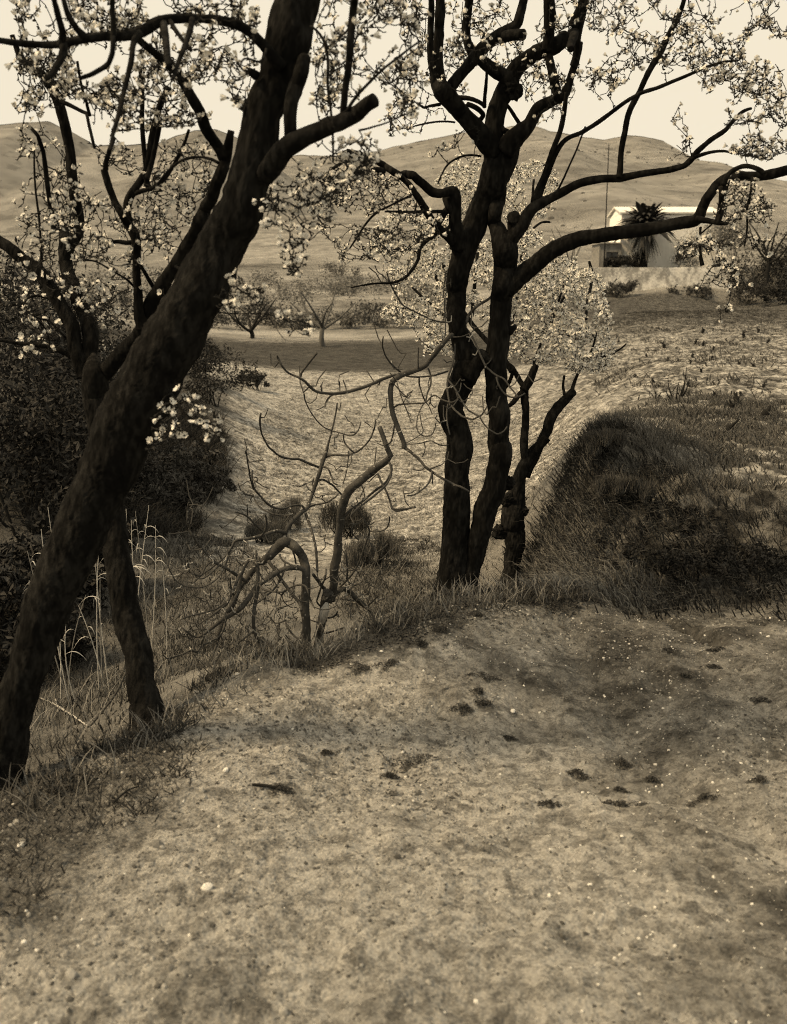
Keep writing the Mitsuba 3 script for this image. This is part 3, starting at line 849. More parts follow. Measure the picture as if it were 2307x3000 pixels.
# ------------------------------------------------------------------ the double-stemmed almond tree in the middle
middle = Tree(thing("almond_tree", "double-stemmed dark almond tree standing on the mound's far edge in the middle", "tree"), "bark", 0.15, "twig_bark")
middle.limbs("""
trunk I 5.08 4.95 | 190,716,165 194,690,142 197,640,122 201,580,117 204,500,116 206,400,116 207,300,114 208,200,112 212,100,112 222,20,118 @E 1352,985,158 1334,920,160 1312,850,156 1320,780,152 1346,720,154 1376,660,160 1398,600,166 1404,540,160 1386,470,140 1360,400,122 1346,330,112 1336,220,114 1342,100,122 1355,0,132 @B 985,1500,140 1022,1400,142 1062,1300,140 1110,1200,150 1150,1100,170 1180,1000,190 1195,920,220 1190,870,200
trunk I 5.05 4.93 | 232,705,100 264,620,70 284,540,70 300,470,86 318,380,100 348,280,106 378,190,104 398,100,102 402,20,100 @F 112,1120,116 113,1030,117 118,940,116 108,850,114 98,740,116 104,640,120 112,540,124 120,440,118 128,330,112 138,240,116 150,150,130 148,60,142 @B 1190,1450,112 1160,1380,88 1156,1300,84 1165,1240,90 1180,1150,100
limb E 4.97 4.96 | 1400,640,120 1470,560,90 1520,500,110
limb B 4.92 4.75 | 1160,930,150 1110,870,130 1050,800,112 1000,745,104 960,700,100 905,640,104 860,590,110 825,540,110 800,500,84 790,450,66
limb B 4.75 4.4 | 790,520,60 775,440,44 762,350,40 757,240,36 760,100,36 765,-60,30
limb B 4.75 4.5 | 820,520,70 812,420,60 808,300,56 812,180,56 815,90,56 820,-60,50
limb B 4.78 4.5 | 860,580,70 900,510,66 960,440,64 1020,370,70 1090,290,72 1150,240,66 1220,200,62 1290,150,58 1310,100,56 1330,20,50
stub B 4.55 4.5 | 1210,230,66 1270,215,64 1330,212,66
limb B 4.92 4.85 | 1150,920,150 1148,860,120 1150,780,112 1165,690,112 1190,620,106 1225,560,112 1248,510,110 1260,470,100 1300,400,92 1380,345,90 1450,310,92 1520,280,100 1575,245,90 1590,215,80
limb B 4.86 4.6 | 1250,485,92 1210,465,84 1150,425,74 1085,380,70 1030,330,62 990,270,54 980,190,50 990,90,50 1000,-50,44
limb B 4.85 4.6 | 1480,310,60 1490,240,62 1490,150,66 1492,90,70 1495,-40,60
limb B 4.86 4.8 | 1485,320,50 1502,400,54 1520,480,54 1536,550,52 1545,600,46
limb B 4.9 4.75 | 1210,920,140 1260,870,124 1310,825,110 1365,770,84 1400,710,78 1425,670,76 1475,635,70 1535,605,58 1590,570,58 1612,520,46 1630,450,40 1660,370,40 1680,260,38
limb C 4.75 4.5 | 375,400,38 398,320,40 405,220,42 415,150,44 432,60,44 450,-60,40
limb C 4.7 4.5 | 385,190,60 372,240,50 360,300,36
limb C 4.7 4.5 | 370,160,56 400,90,60 430,20,54
branch B 4.9 4.9 | 1190,775,34 1215,805,34 1260,822,32 1320,826,30
branch B 4.9 4.9 | 1235,650,20 1270,700,22 1300,750,22 1330,800,24
branch B 4.85 4.8 | 930,600,30 1000,605,26 1060,625,24 1095,650,24
branch B 4.9 4.7 | 1090,660,24 1098,560,22 1105,470,18 1110,360,16
branch B 4.95 4.95 | 985,640,30 1040,665,28 1080,700,30 1060,740,26
limb B 4.95 4.7 | 935,1520,110 930,1450,82 922,1380,74 918,1300,72 914,1220,70 905,1180,64 870,1180,56 820,1190,54 770,1178,54 720,1135,50 660,1080,50 610,1062,46 570,1070,44 520,1050,42 470,1015,40 430,992,38 380,965,36 310,945,34 245,930,30
limb B 4.93 4.7 | 905,1490,64 860,1445,54 800,1390,50 760,1335,48 725,1280,46 680,1200,42 640,1145,38 590,1100,34 555,1075,32
branch B 4.72 4.5 | 470,1050,34 420,1040,30 350,1060,28 280,1055,28 215,1042,24
branch B 4.65 4.5 | 370,1000,28 290,985,26 230,995,22 180,1020,20 150,1050,16
branch B 4.65 4.6 | 245,930,24 220,940,20 205,960,16
stub B 4.92 4.9 | 905,1290,60 880,1270,56 862,1235,50 855,1215,46
branch B 4.9 4.9 | 870,1290,46 845,1310,40 825,1350,32 810,1380,26
branch B 4.9 4.6 | 850,1300,22 760,1300,20 680,1300,18 590,1302,16 480,1300,12
branch B 4.92 4.8 | 885,1320,24 870,1400,20 820,1420,22 760,1460,24 700,1520,24 682,1600,20 640,1670,20 590,1715,18 520,1738,16 400,1745,12 270,1768,10
branch B 4.8 4.6 | 640,1200,16 520,1260,14 440,1300,14 360,1380,14 300,1470,12 260,1530,10
branch B 4.95 4.85 | 1070,960,14 960,960,12 880,1000,12 830,1070,10 805,1130,8
branch B 4.9 4.8 | 910,750,12 800,748,12 680,770,10 620,800,8
branch B 4.8 4.6 | 815,640,22 760,650,18 730,660,16 690,640,12
limb C 4.92 4.6 | -40,1500,110 20,1440,92 60,1380,84 100,1310,72 135,1265,64 185,1235,60 260,1198,52 350,1152,50 450,1112,50 560,1090,46 650,1082,46 780,1060,42 920,1040,38 1040,1012,36 1088,980,34 1150,908,30 1220,850,28 1300,795,26 1340,745,24 1400,685,22 1460,660,16
branch C 4.63 4.55 | 1100,965,28 1150,945,22 1200,930,20 1290,920,16 1345,935,12
branch C 4.75 4.6 | 655,1080,40 662,1020,36 670,950,34 690,800,34 720,680,34 780,560,32 850,410,36 920,290,40 980,180,32 1020,100,30 1060,-30,24
branch C 4.88 4.7 | 140,1235,44 165,1150,38 205,1050,34 260,900,32 300,770,30 325,640,28 335,560,24
branch C 4.88 4.5 | 165,1240,34 195,1120,30 240,1010,30 290,905,30 335,848,28 440,800,26 560,722,26 680,632,23 780,570,22 900,530,22 1070,460,20 1180,412,18 1280,380,15 1380,370,10
branch C 4.85 4.8 | 200,1240,18 270,1180,14 330,1060,12 400,900,10 450,770,10
stub B 4.93 4.9 | 1275,1480,76 1275,1430,74 1272,1380,78 1268,1335,80
limb C 4.95 4.3 | -40,1770,120 40,1700,112 95,1650,110 150,1600,106 260,1520,100 350,1482,94 480,1450,86 620,1428,82 800,1402,82 950,1372,78 1080,1352,76 1135,1330,72 1165,1265,62 1205,1190,60 1260,1122,62 1320,1082,62 1400,1072,56 1500,1072,56 1590,1055,60 1690,1030,56
limb C 4.35 4.3 | 1290,1130,34 1320,1065,30 1370,1028,30 1430,1012,28 1490,1025,28 1540,1058,30
branch C 4.38 4.4 | 1290,1130,50 1288,1190,46 1278,1260,42 1262,1330,42 1250,1370,30
branch C 4.5 4.4 | 1130,1335,40 1210,1350,34 1270,1360,28 1315,1362,18
branch C 4.4 4.3 | 1250,1345,14 1300,1200,10 1330,1100,10
branch C 4.5 4.45 | 1152,1385,16 1148,1460,15 1150,1540,18 1165,1620,26
branch C 4.5 4.4 | 1050,1500,9 1100,1490,9 1150,1430,9 1220,1370,10
branch C 4.4 4.3 | 1465,1080,20 1460,1150,16 1440,1260,14 1435,1400,12 1420,1500,10
knot F 4.97 4.97 | 165,500,60 190,485,34 203,470,20
""")
middle.knob("burl", "B", 1262, 548, 62, 4.87, seed=3)
middle.knob("burl", "I", 440, 172, 32, 5.02, seed=4)
r_ = middle.rng
att = np.vstack([
    region("B", "640,95 1000,95 960,400 880,480 760,640 640,800 420,900 380,620 500,400", 110, 4.3, 5.4, r_, 150),
    region("B", "900,95 1680,95 1680,560 1560,700 1420,760 1290,700 1320,480 1200,420 1000,560 930,600", 210, 4.3, 5.5, r_, 150),
    region("B", "380,-160 1680,-160 1680,100 380,100", 110, 4.2, 5.4, r_, 150),
    region("B", "0,1000 360,1000 560,1100 700,1240 830,1300 820,1420 700,1560 460,1640 200,1600 120,1480 0,1300", 420, 4.3, 5.2, r_, 150),
    region("C", "450,90 1000,90 900,300 780,420 560,620 420,560", 110, 4.1, 5.2, r_, 150),
    region("C", "960,90 1580,90 1580,560 1300,640 1100,520 900,480 880,320", 270, 4.0, 5.0, r_, 150),
    region("C", "200,-170 1640,-170 1640,90 200,90", 140, 4.0, 5.0, r_, 150),
    region("C", "-900,-700 1640,-700 1640,-150 -900,-150", 110, 4.0, 5.2, r_, 200),
    region("C", "1280,560 1590,520 1590,990 1450,960 1330,930 1260,840", 130, 4.1, 4.7, r_, 150),
    region("C", "1560,90 1700,90 1700,990 1590,990", 60, 4.1, 4.7, r_, 150),
    region("C", "980,540 1180,560 1140,760 1060,960 960,980", 14, 4.3, 4.7, r_, 150),
    region("K", "1160,300 1240,200 1560,200 1560,900 1480,780 1300,760 1060,800 760,880 780,760 1000,640", 210, 4.1, 4.6, r_, 150),
    region("K", "950,1130 1020,960 1120,820 1240,860 1300,960 1380,1080 1250,1090 1060,1080", 70, 4.2, 4.5, r_, 150),
    region("K", "1120,1250 1240,1240 1220,1340 1130,1380", 6, 4.3, 4.5, r_, 150),
    region("B", "560,640 1080,640 1080,1000 700,1000", 16, 4.7, 5.1, r_, 150),
])
tw = middle.grow(att, droop=0.08)
middle.twig_mesh(tw)
buds(middle, tw, 0.017, 0.0065)
p_, n_ = flowers_on(tw, r_, 0.072, 0.92, up=0.9)
bloom(middle, p_, n_, 0.028)

# ------------------------------------------------------------------ the pollarded almond tree behind it, in full blossom
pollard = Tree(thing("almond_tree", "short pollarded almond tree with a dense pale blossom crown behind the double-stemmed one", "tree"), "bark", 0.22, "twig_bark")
pollard.limbs("""
trunk I 6.85 6.95 | 446,660,84 450,610,76 454,570,68 458,535,64 466,490,74 468,440,88 462,390,98 460,330,98 464,280,98 474,230,78 488,160,58 506,110,54
limb I 6.95 7.0 | 480,200,60 512,90,54 540,50,52 575,10,48 610,-30,46
limb F 7.0 7.1 | 258,1290,50 300,1190,60 335,1125,56 368,1060,56 392,990,58 430,920,58 475,875,52 520,832,46
limb F 6.95 7.0 | 268,1260,44 256,1180,46 252,1100,44 260,1000,40 262,920,38 255,840,46 250,800,48
limb F 7.0 7.0 | 250,820,44 275,770,48 300,720,42 320,685,36
limb F 7.0 6.9 | 250,830,40 225,850,34 190,890,28 165,910,20
branch F 7.0 7.2 | 250,800,30 220,750,28 190,700,24 160,670,18 150,600,14
branch F 7.0 7.2 | 190,700,20 175,770,22 150,810,20
branch F 7.1 7.4 | 300,720,18 330,600,14 400,460,13 440,340,12 480,200,12
branch F 7.1 7.2 | 510,835,24 530,770,18 560,700,14 600,640,12
branch F 7.1 7.2 | 480,870,18 465,800,15 470,740,12
branch F 7.2 7.3 | 600,640,12 640,540,12 650,430,11 700,350,10
branch O 7.4 7.6 | 940,1095,14 1040,1080,16 1140,1070,16 1220,1090,14 1290,1115,12 1370,1160,10
branch O 7.3 7.6 | 1180,1050,16 1220,960,16 1270,880,14 1300,760,12
branch O 7.3 7.6 | 1400,1020,18 1410,930,18 1440,760,20 1420,660,16
branch O 7.2 6.9 | 1340,1280,14 1440,1270,12 1560,1230,11 1650,1170,9
branch O 7.2 7.0 | 1465,1010,12 1510,960,11 1545,915,9
""")
pollard.limbs("""
limb F 7.0 7.4 | 185,720,30 120,620,28 40,540,26 -60,420,24 -140,280,22 -190,120,20
limb O 7.4 7.7 | 640,1060,24 540,1000,20 420,900,16 330,820,14
limb O 7.4 7.8 | 560,900,24 480,760,20 430,600,16 400,420,14
limb O 7.4 7.8 | 700,1000,22 720,760,20 740,560,18 760,300,16 720,150,12
limb O 7.4 7.9 | 940,1100,22 980,800,22 1020,560,20 1060,350,18 1080,160,14
branch O 7.5 7.9 | 1020,560,16 1100,440,14 1180,420,12
""")
for nm, x, y, r in (("burl", 405, 392, 38), ("burl", 508, 300, 24), ("burl", 440, 250, 34)):
    pollard.knob(nm, "I", x, y, r, 6.9, seed=int(x))
r_ = pollard.rng
att = np.vstack([
    region("O", "170,640 340,760 560,520 760,500 860,560 1010,460 1130,500 1240,640 1400,640 1520,800 1480,1000 1420,1080 1600,1260 1500,1330 1330,1340 1100,1300 900,1260 700,1100 570,1250 380,1240 300,1080 170,1040 150,980 240,900 150,760", 1050, 6.5, 8.3, r_, 75),
    region("O", "120,340 560,380 600,620 520,840 200,760 60,560", 260, 6.9, 8.2, r_, 75),
    region("O", "480,180 620,20 760,0 760,360 700,480 560,360", 150, 7.2, 8.2, r_, 75),
    region("O", "880,240 960,60 1180,40 1260,240 1120,420 1040,520 900,420", 170, 7.2, 8.2, r_, 75),
    region("O", "940,500 1130,490 1300,640 1500,800 1600,1250 1480,1340 1300,1330 940,1250", 420, 6.5, 7.8, r_, 75),
])
tw = pollard.grow(att, r_tip=0.0018, droop=0.0, r_max=0.009)
pollard.twig_mesh(tw, sides=4)
buds(pollard, tw, 0.03, 0.006)
p_, n_ = flowers_on(tw, r_, 0.0095, 1.0, up=0.4)
bloom(pollard, p_, n_, 0.031, parts=280)
# ------------------------------------------------------------------ the bare fig tree in the hollow behind the mound's edge
fig = Tree(thing("fig_tree", "bare gnarled grey fig tree with twisting branches and a hollow stump in the hollow", "tree"), "fig_bark", 0.22, "fig_bark")
fig.limbs("""
trunk H 5.15 5.20 | 838,1100,69 840,1050,59 836,960,51 832,850,49 830,740,49 832,680,49 838,620,49 830,570,52 805,510,52 780,478,51 745,450,54 712,445,57 680,475,57 640,525,49 600,548,46 560,560,46 535,600,43 515,640,39 490,670,36 450,740,36 420,810,34 400,850,34 378,900,34 345,990,30 340,1040,25 350,1100,21 380,1220,16
trunk H 5.30 5.25 | 912,1060,30 912,1020,36 910,960,46 915,910,54 922,860,57 932,800,54 945,745,52 952,715,52
limb H 5.30 5.40 | 918,900,36 890,960,25 880,1010,20 872,1050,16
limb H 5.32 4.95 | 975,760,46 982,700,48 990,600,51 1008,480,51 1020,390,44 1022,300,48 1036,225,54 1070,165,51 1130,105,48 1200,55,49 1250,15,43 1285,-12,33 1300,-24,13
limb E 4.90 5.00 | 1018,1080,36 1008,1030,31 985,970,31 955,890,33 937,820,33 930,740,33 940,690,34 965,655,36 1020,620,36 1090,595,34 1135,575,33 1175,540,31 1220,480,30 1290,400,28 1350,355,25 1395,310,23 1420,255,20 1470,200,16 1540,155,16 1590,110,15 1620,85,13 1640,40,11 1650,-40,10
branch E 4.95 4.60 | 985,628,23 950,632,20 900,648,20 800,690,20 700,722,20 600,742,20 540,740,18 500,735,18 465,722,18 430,690,18 400,660,16 378,645,16 330,625,14 300,610,13 265,570,13 240,520,15 237,508,8
branch E 5.60 5.55 | 380,645,14 395,600,14 430,555,15 480,492,15
branch E 5.60 5.55 | 585,742,11 555,765,11 540,790,11 535,818,10
twig E 5.60 5.60 | 513,735,10 508,705,10 514,672,8
twig E 5.60 5.60 | 622,722,10 622,690,10 620,668,7
branch E 5.00 4.70 | 1020,622,11 985,600,11 940,560,11 910,520,11 890,470,10 885,430,10 890,390,8
branch E 4.95 5.00 | 1000,612,11 1030,632,11 1090,640,11 1160,635,11 1230,622,12 1290,600,11
branch E 5.00 4.80 | 1325,380,13 1332,430,12 1328,500,13 1310,570,13 1292,630,13 1283,690,13 1290,760,13 1300,815,10
branch E 5.02 4.85 | 1390,295,12 1330,300,11 1260,302,11 1180,282,11 1090,240,11 1020,205,12 985,165,12 955,110,11 930,55,10 915,0,8
twig E 4.90 4.90 | 930,60,7 880,5,7
branch E 4.80 4.75 | 1262,300,7 1266,200,8 1262,100,8 1270,20,8 1272,385,7
branch E 5.00 4.70 | 1390,330,15 1430,380,12 1465,450,12 1495,520,12 1520,575,13 1550,600,13 1590,630,13 1630,650,11 1680,715,10 1720,760,8
branch E 4.75 4.70 | 1585,640,10 1600,690,11 1630,735,11 1675,762,11 1720,760,10 1760,740,8
twig E 4.75 4.75 | 1515,565,7 1540,550,7 1556,520,7
branch E 4.90 4.70 | 1320,395,8 1370,390,8 1420,372,8 1450,350,7
branch E 4.85 4.60 | 1285,655,12 1330,710,11 1370,780,11 1410,840,11 1450,865,11 1485,878,11 1510,850,10 1530,815,8
branch E 4.80 4.60 | 1300,805,13 1340,850,13 1380,882,14 1420,895,14 1460,890,12 1490,872,10
branch E 4.70 4.65 | 1485,885,10 1510,930,10 1545,965,10 1585,988,10 1620,980,9 1650,945,7
branch E 4.95 4.80 | 955,825,13 990,808,13 1050,802,13 1110,800,12 1150,795,11 1180,765,10 1200,752,10 1250,778,10 1310,795,10 1360,760,7
branch E 4.95 4.90 | 1150,795,10 1130,750,10 1115,700,11 1110,648,10
branch E 4.95 4.90 | 1165,585,11 1182,640,11 1180,690,11 1160,740,10 1150,790,10
branch E 4.90 4.70 | 1140,800,8 1105,870,8 1095,940,8 1110,985,8 1150,1003,8 1190,990,8 1205,960,8 1210,925,7
branch E 4.85 4.70 | 1115,870,7 1125,930,7 1135,970,7 1110,1000,7 1070,1025,7 1030,1045,7
branch E 4.80 4.70 | 970,660,7 1000,760,7 1040,860,7 1060,920,6
branch E 4.82 4.70 | 1290,800,10 1280,860,10 1285,930,11 1300,995,10
limb E 4.85 4.90 | 935,1135,41 918,1090,33 900,1040,30 880,985,30 868,950,31
twig E 4.85 4.80 | 912,1050,12 935,1040,11 948,1000,11 956,940,9
branch E 4.90 4.70 | 1022,1075,21 1060,1100,19 1110,1145,18 1150,1195,16 1178,1215,16 1250,1262,15 1320,1300,15 1370,1318,14 1415,1342,11
branch E 4.80 4.50 | 1188,1220,13 1180,1265,13 1150,1315,12 1105,1350,11 1040,1368,10
twig E 4.80 4.80 | 1172,1208,12 1195,1200,11 1210,1193,8
twig E 4.80 4.80 | 1190,1225,8 1192,1260,8 1190,1295,7
branch E 4.90 5.00 | 1030,1052,7 1100,1050,7 1180,1032,7 1240,1058,7 1310,1050,6
branch E 4.85 4.70 | 855,1235,16 880,1290,13 910,1350,13 932,1410,12 945,1448,12 1000,1452,11 1090,1440,10
branch E 4.85 4.60 | 925,1165,15 938,1210,14 935,1250,13 905,1305,15 870,1340,15 800,1395,14 740,1440,13 690,1490,12
limb E 5.45 5.60 | 365,1490,28 405,1450,26 432,1415,23 450,1370,22 470,1310,23 490,1250,25 505,1200,25 520,1150,25 540,1090,20 555,1040,13 575,960,11 595,870,10 605,800,10
branch E 5.55 5.20 | 510,1200,18 470,1185,16 420,1165,16 380,1148,15 320,1143,15 260,1128,15 215,1095,14 180,1065,13 150,1010,12 135,960,12 130,910,13 136,862,13
branch E 5.55 5.30 | 530,1130,23 560,1120,18 610,1118,15 660,1122,13 710,1108,12 760,1075,11 800,1030,11 825,980,11 838,940,10 842,902,9
branch E 5.40 5.40 | 710,1105,11 680,1080,11 655,1050,11 645,995,10
branch E 5.50 5.40 | 520,1192,13 550,1205,12 570,1250,12 582,1290,11 608,1303,10
branch E 5.50 5.60 | 490,1275,14 530,1275,13 570,1300,13 605,1335,13 640,1370,15
branch E 5.55 5.30 | 572,968,9 520,945,8 475,900,8 440,850,8 415,800,9 402,742,10
branch E 5.55 5.40 | 572,970,9 630,985,9 680,1000,10 720,985,10 740,955,9 750,915,8
branch E 5.40 5.20 | 405,1455,15 385,1430,14 340,1430,14 265,1450,15 200,1435,15 155,1400,15 120,1360,14 92,1315,13 82,1280,12 85,1215,11
branch E 5.40 5.10 | 90,1330,11 70,1260,11 60,1190,11 45,1098,10
branch E 5.30 5.15 | 88,1365,9 105,1410,10 150,1455,11 200,1478,11 270,1490,11 330,1480,11
twig E 5.25 5.20 | 92,1372,10 60,1366,10 28,1353,8
branch E 5.45 5.50 | 415,1450,13 470,1425,12 540,1412,12 585,1385,11 612,1358,10
branch E 5.45 5.50 | 640,1300,7 660,1230,8 672,1160,8 676,1095,7
twig E 5.50 5.50 | 460,1320,10 455,1290,10 462,1262,7
limb H 5.30 5.45 | 720,400,21 730,370,28 760,330,30 800,290,28 830,265,26 850,230,25
branch H 5.40 5.20 | 832,285,18 855,350,16 875,420,15 888,490,15 895,560,14 898,605,13
limb H 5.25 5.00 | 715,395,25 690,385,21 650,388,20 610,402,20 560,415,20 500,428,18 450,437,16 438,450,15 425,490,13 405,540,12 380,600,10
branch H 5.10 4.90 | 440,445,12 400,515,11 365,548,11 325,580,11 270,620,10 215,670,9
branch H 5.10 5.00 | 585,412,12 608,385,12 618,350,13 612,292,11
branch H 5.10 4.90 | 598,388,10 555,345,11 520,310,11 490,292,11 448,280,9
twig H 5.10 5.00 | 515,305,9 512,240,7
branch H 5.05 4.90 | 513,445,10 520,485,11 540,525,11 570,552,11
twig H 5.10 5.10 | 565,545,11 562,515,13 563,490,11
branch H 5.10 4.70 | 498,655,21 455,625,20 400,590,18 350,563,16 300,520,14 262,482,13 235,445,12 215,405,12 195,375,11 186,320,11 187,270,11 195,228,9
twig H 4.85 4.80 | 265,482,9 225,490,9 195,488,9 183,448,8
twig H 4.80 4.70 | 192,388,8 140,395,8 80,402,7
twig H 4.75 4.70 | 195,243,7 245,238,6
branch H 4.95 4.80 | 345,562,12 305,560,11 280,590,11 262,625,11 225,622,11 198,590,11 185,540,10
branch H 4.95 4.80 | 365,565,9 320,610,9 280,640,9 240,645,8
branch H 4.90 4.70 | 380,600,7 330,660,8 280,688,9 215,692,9 150,675,8 110,640,8 85,590,8 80,535,7
limb H 5.15 4.80 | 835,610,33 800,588,31 750,585,31 700,598,31 660,618,30 620,645,30 580,675,30 540,715,30 510,760,30 480,800,30 430,840,28 380,870,25 310,920,21 280,945,18 235,962,13 180,935,10 140,900,8
branch H 4.85 4.60 | 275,958,16 262,1000,16 245,1040,16 200,1040,14 150,1062,12 70,1082,10
twig H 4.60 4.55 | 258,1005,11 270,975,11
limb H 5.05 4.95 | 565,560,25 572,620,23 568,700,22 555,780,21 548,850,20 552,930,20 572,990,19 592,1045,16 630,1100,14 690,1090,11
branch H 4.97 4.80 | 550,930,14 505,965,13 460,1000,12 430,1070,11 412,1150,11 400,1210,10
branch H 4.98 4.90 | 590,960,11 640,1020,11 690,1105,9
branch H 4.97 4.90 | 565,960,11 600,1010,10 590,1120,9
branch H 5.05 4.80 | 525,540,20 490,590,18 465,640,18 440,700,16 400,780,15 360,815,14 320,845,12 250,892,10
branch H 5.00 4.70 | 430,720,11 400,770,11 330,815,11 260,835,10 200,850,10 145,872,8
twig H 5.00 4.95 | 440,735,11 425,700,12 420,640,10
twig H 4.90 4.85 | 315,760,9 310,705,7
branch H 5.05 4.90 | 510,560,18 480,630,16 470,700,16 430,780,15 400,830,13
branch H 5.00 4.80 | 390,890,18 360,960,13 320,985,11 270,1010,10
branch H 5.12 5.00 | 630,548,21 680,620,20 720,680,20 760,730,18 790,765,18 810,820,15
branch H 5.12 5.05 | 720,560,11 700,640,11 660,700,11 620,735,10
branch H 5.10 4.95 | 700,735,12 730,705,12 770,685,12 820,680,11 845,715,11 862,770,11 880,805,11
branch H 5.00 4.85 | 580,680,11 605,705,12 640,715,11 705,718,11
twig H 5.10 5.00 | 690,510,11 710,545,11 745,565,10 780,580,10
twig H 5.10 5.00 | 780,560,11 772,520,11 760,490,8
branch H 5.05 4.90 | 722,825,11 722,880,11 735,915,11 765,952,11 805,970,11
branch H 4.95 4.85 | 640,855,10 655,885,10 690,885,10 725,870,10
twig H 4.95 4.90 | 690,885,9 672,918,7
branch H 4.90 4.80 | 690,890,8 680,980,8 676,1060,7
branch H 4.85 4.70 | 480,1060,9 505,1115,11 530,1145,11 545,1165,10
branch H 4.80 4.70 | 345,1010,16 320,1080,13 300,1160,11 280,1240,8
branch H 4.80 4.75 | 375,1200,11 350,1150,10 370,1130,8 400,1140,7
branch H 4.80 4.70 | 410,1040,8 430,1100,7 428,1210,7
branch H 5.30 5.50 | 965,760,33 1000,722,31 1040,700,30 1080,720,30 1110,752,30 1140,785,28 1170,808,21 1200,845,15 1240,885,8
branch H 5.40 5.35 | 1000,752,15 1045,755,15 1095,765,13
branch H 5.40 5.20 | 1160,800,10 1200,770,10 1225,740,10 1235,715,7
branch H 5.35 5.10 | 1010,700,11 1060,650,11 1100,600,11 1130,540,10 1155,470,10 1178,400,10 1165,345,9 1140,295,8 1080,245,7
twig H 5.30 5.20 | 1057,645,11 1060,580,11 1053,508,9
twig H 5.25 5.20 | 1112,575,8 1105,545,7 1098,520,7
branch H 5.35 5.30 | 1000,612,7 1060,602,7 1110,598,7 1170,580,7 1225,545,6
branch H 5.20 5.10 | 1180,382,8 1220,388,8 1262,378,8 1285,350,8 1290,305,7
branch H 5.20 5.10 | 1125,435,8 1098,410,8 1085,385,8 1095,350,8 1120,345,8 1142,325,7
branch H 5.20 5.10 | 1182,400,7 1185,450,7 1210,485,7 1245,488,7 1282,455,6
branch H 5.20 5.10 | 1150,375,7 1180,430,7 1230,430,7
branch H 5.12 5.05 | 1045,302,15 1090,262,14 1150,215,14 1210,165,15 1265,125,15 1300,65,14 1300,20,12
branch H 5.06 4.95 | 1262,140,11 1285,195,11 1300,245,11 1312,266,11 1370,268,11 1430,250,9
branch H 5.35 5.20 | 935,700,21 905,665,21 875,622,18
branch H 5.30 5.20 | 940,945,13 990,932,12 1042,914,11
twig H 5.30 5.30 | 955,860,11 985,852,11 1005,825,8
branch H 5.30 5.15 | 920,800,11 895,760,11 915,700,11 940,640,10 945,590,8
branch H 5.30 5.10 | 925,665,7 955,640,8 980,625,8
branch H 5.35 5.20 | 1130,720,8 1165,730,8 1185,700,7
branch H 5.35 5.20 | 1085,780,7 1078,840,7 1082,870,7
branch H 5.40 5.20 | 1170,820,8 1200,850,7 1232,880,7
""")
# the cut face and hollow of the stump
sx, sy = src("H", 930, 820)
fig.knob("burl", "H", 956, 742, 36, 5.24, seed=2, squash=(1, 0.8, 1.1))
c_ = at(*src("H", 952, 748), 5.165)
v_, f_ = sweep(*curve(at(*src("H", np.array([926.0, 930, 940, 948]), np.array([890.0, 850, 810, 775])), np.array([5.215, 5.195, 5.19, 5.2])), np.array([0.006, 0.022, 0.024, 0.008]), 0.01), 14, 0.25, freq=70)
part(fig.key, "peeled_wood", smooth_ply((v_, f_), "cut_wood", True), label="pale barkless patch on the hollow stump")
# pale young ends, random small shoots along the branches
r_ = fig.rng
N_ = np.array(fig.nodes)
R_ = np.array(fig.rad)
pick = r_.choice(np.flatnonzero(R_ < 0.02), 260, replace=False)
att = N_[pick] + r_.normal(size=(260, 3)) * np.array([0.07, 0.10, 0.03]) + np.array([0, 0, 0.07])
low = region("H", "60,620 200,480 480,480 800,640 830,1060 640,1120 380,1220 250,1200 80,1080", 420, 4.7, 5.3, r_)
att = np.vstack([att, low, region("H", "960,560 1250,560 1300,860 980,900", 60, 4.9, 5.4, r_)])
tw = fig.grow(att, r_tip=0.0026, r_max=0.006, droop=0.22, wiggle=0.24)
cut = len(tw) // 4
fig.twig_mesh(tw[:cut], mat="fig_pale", sides=6)
fig.twig_mesh(tw[cut:], mat="fig_young", sides=6)
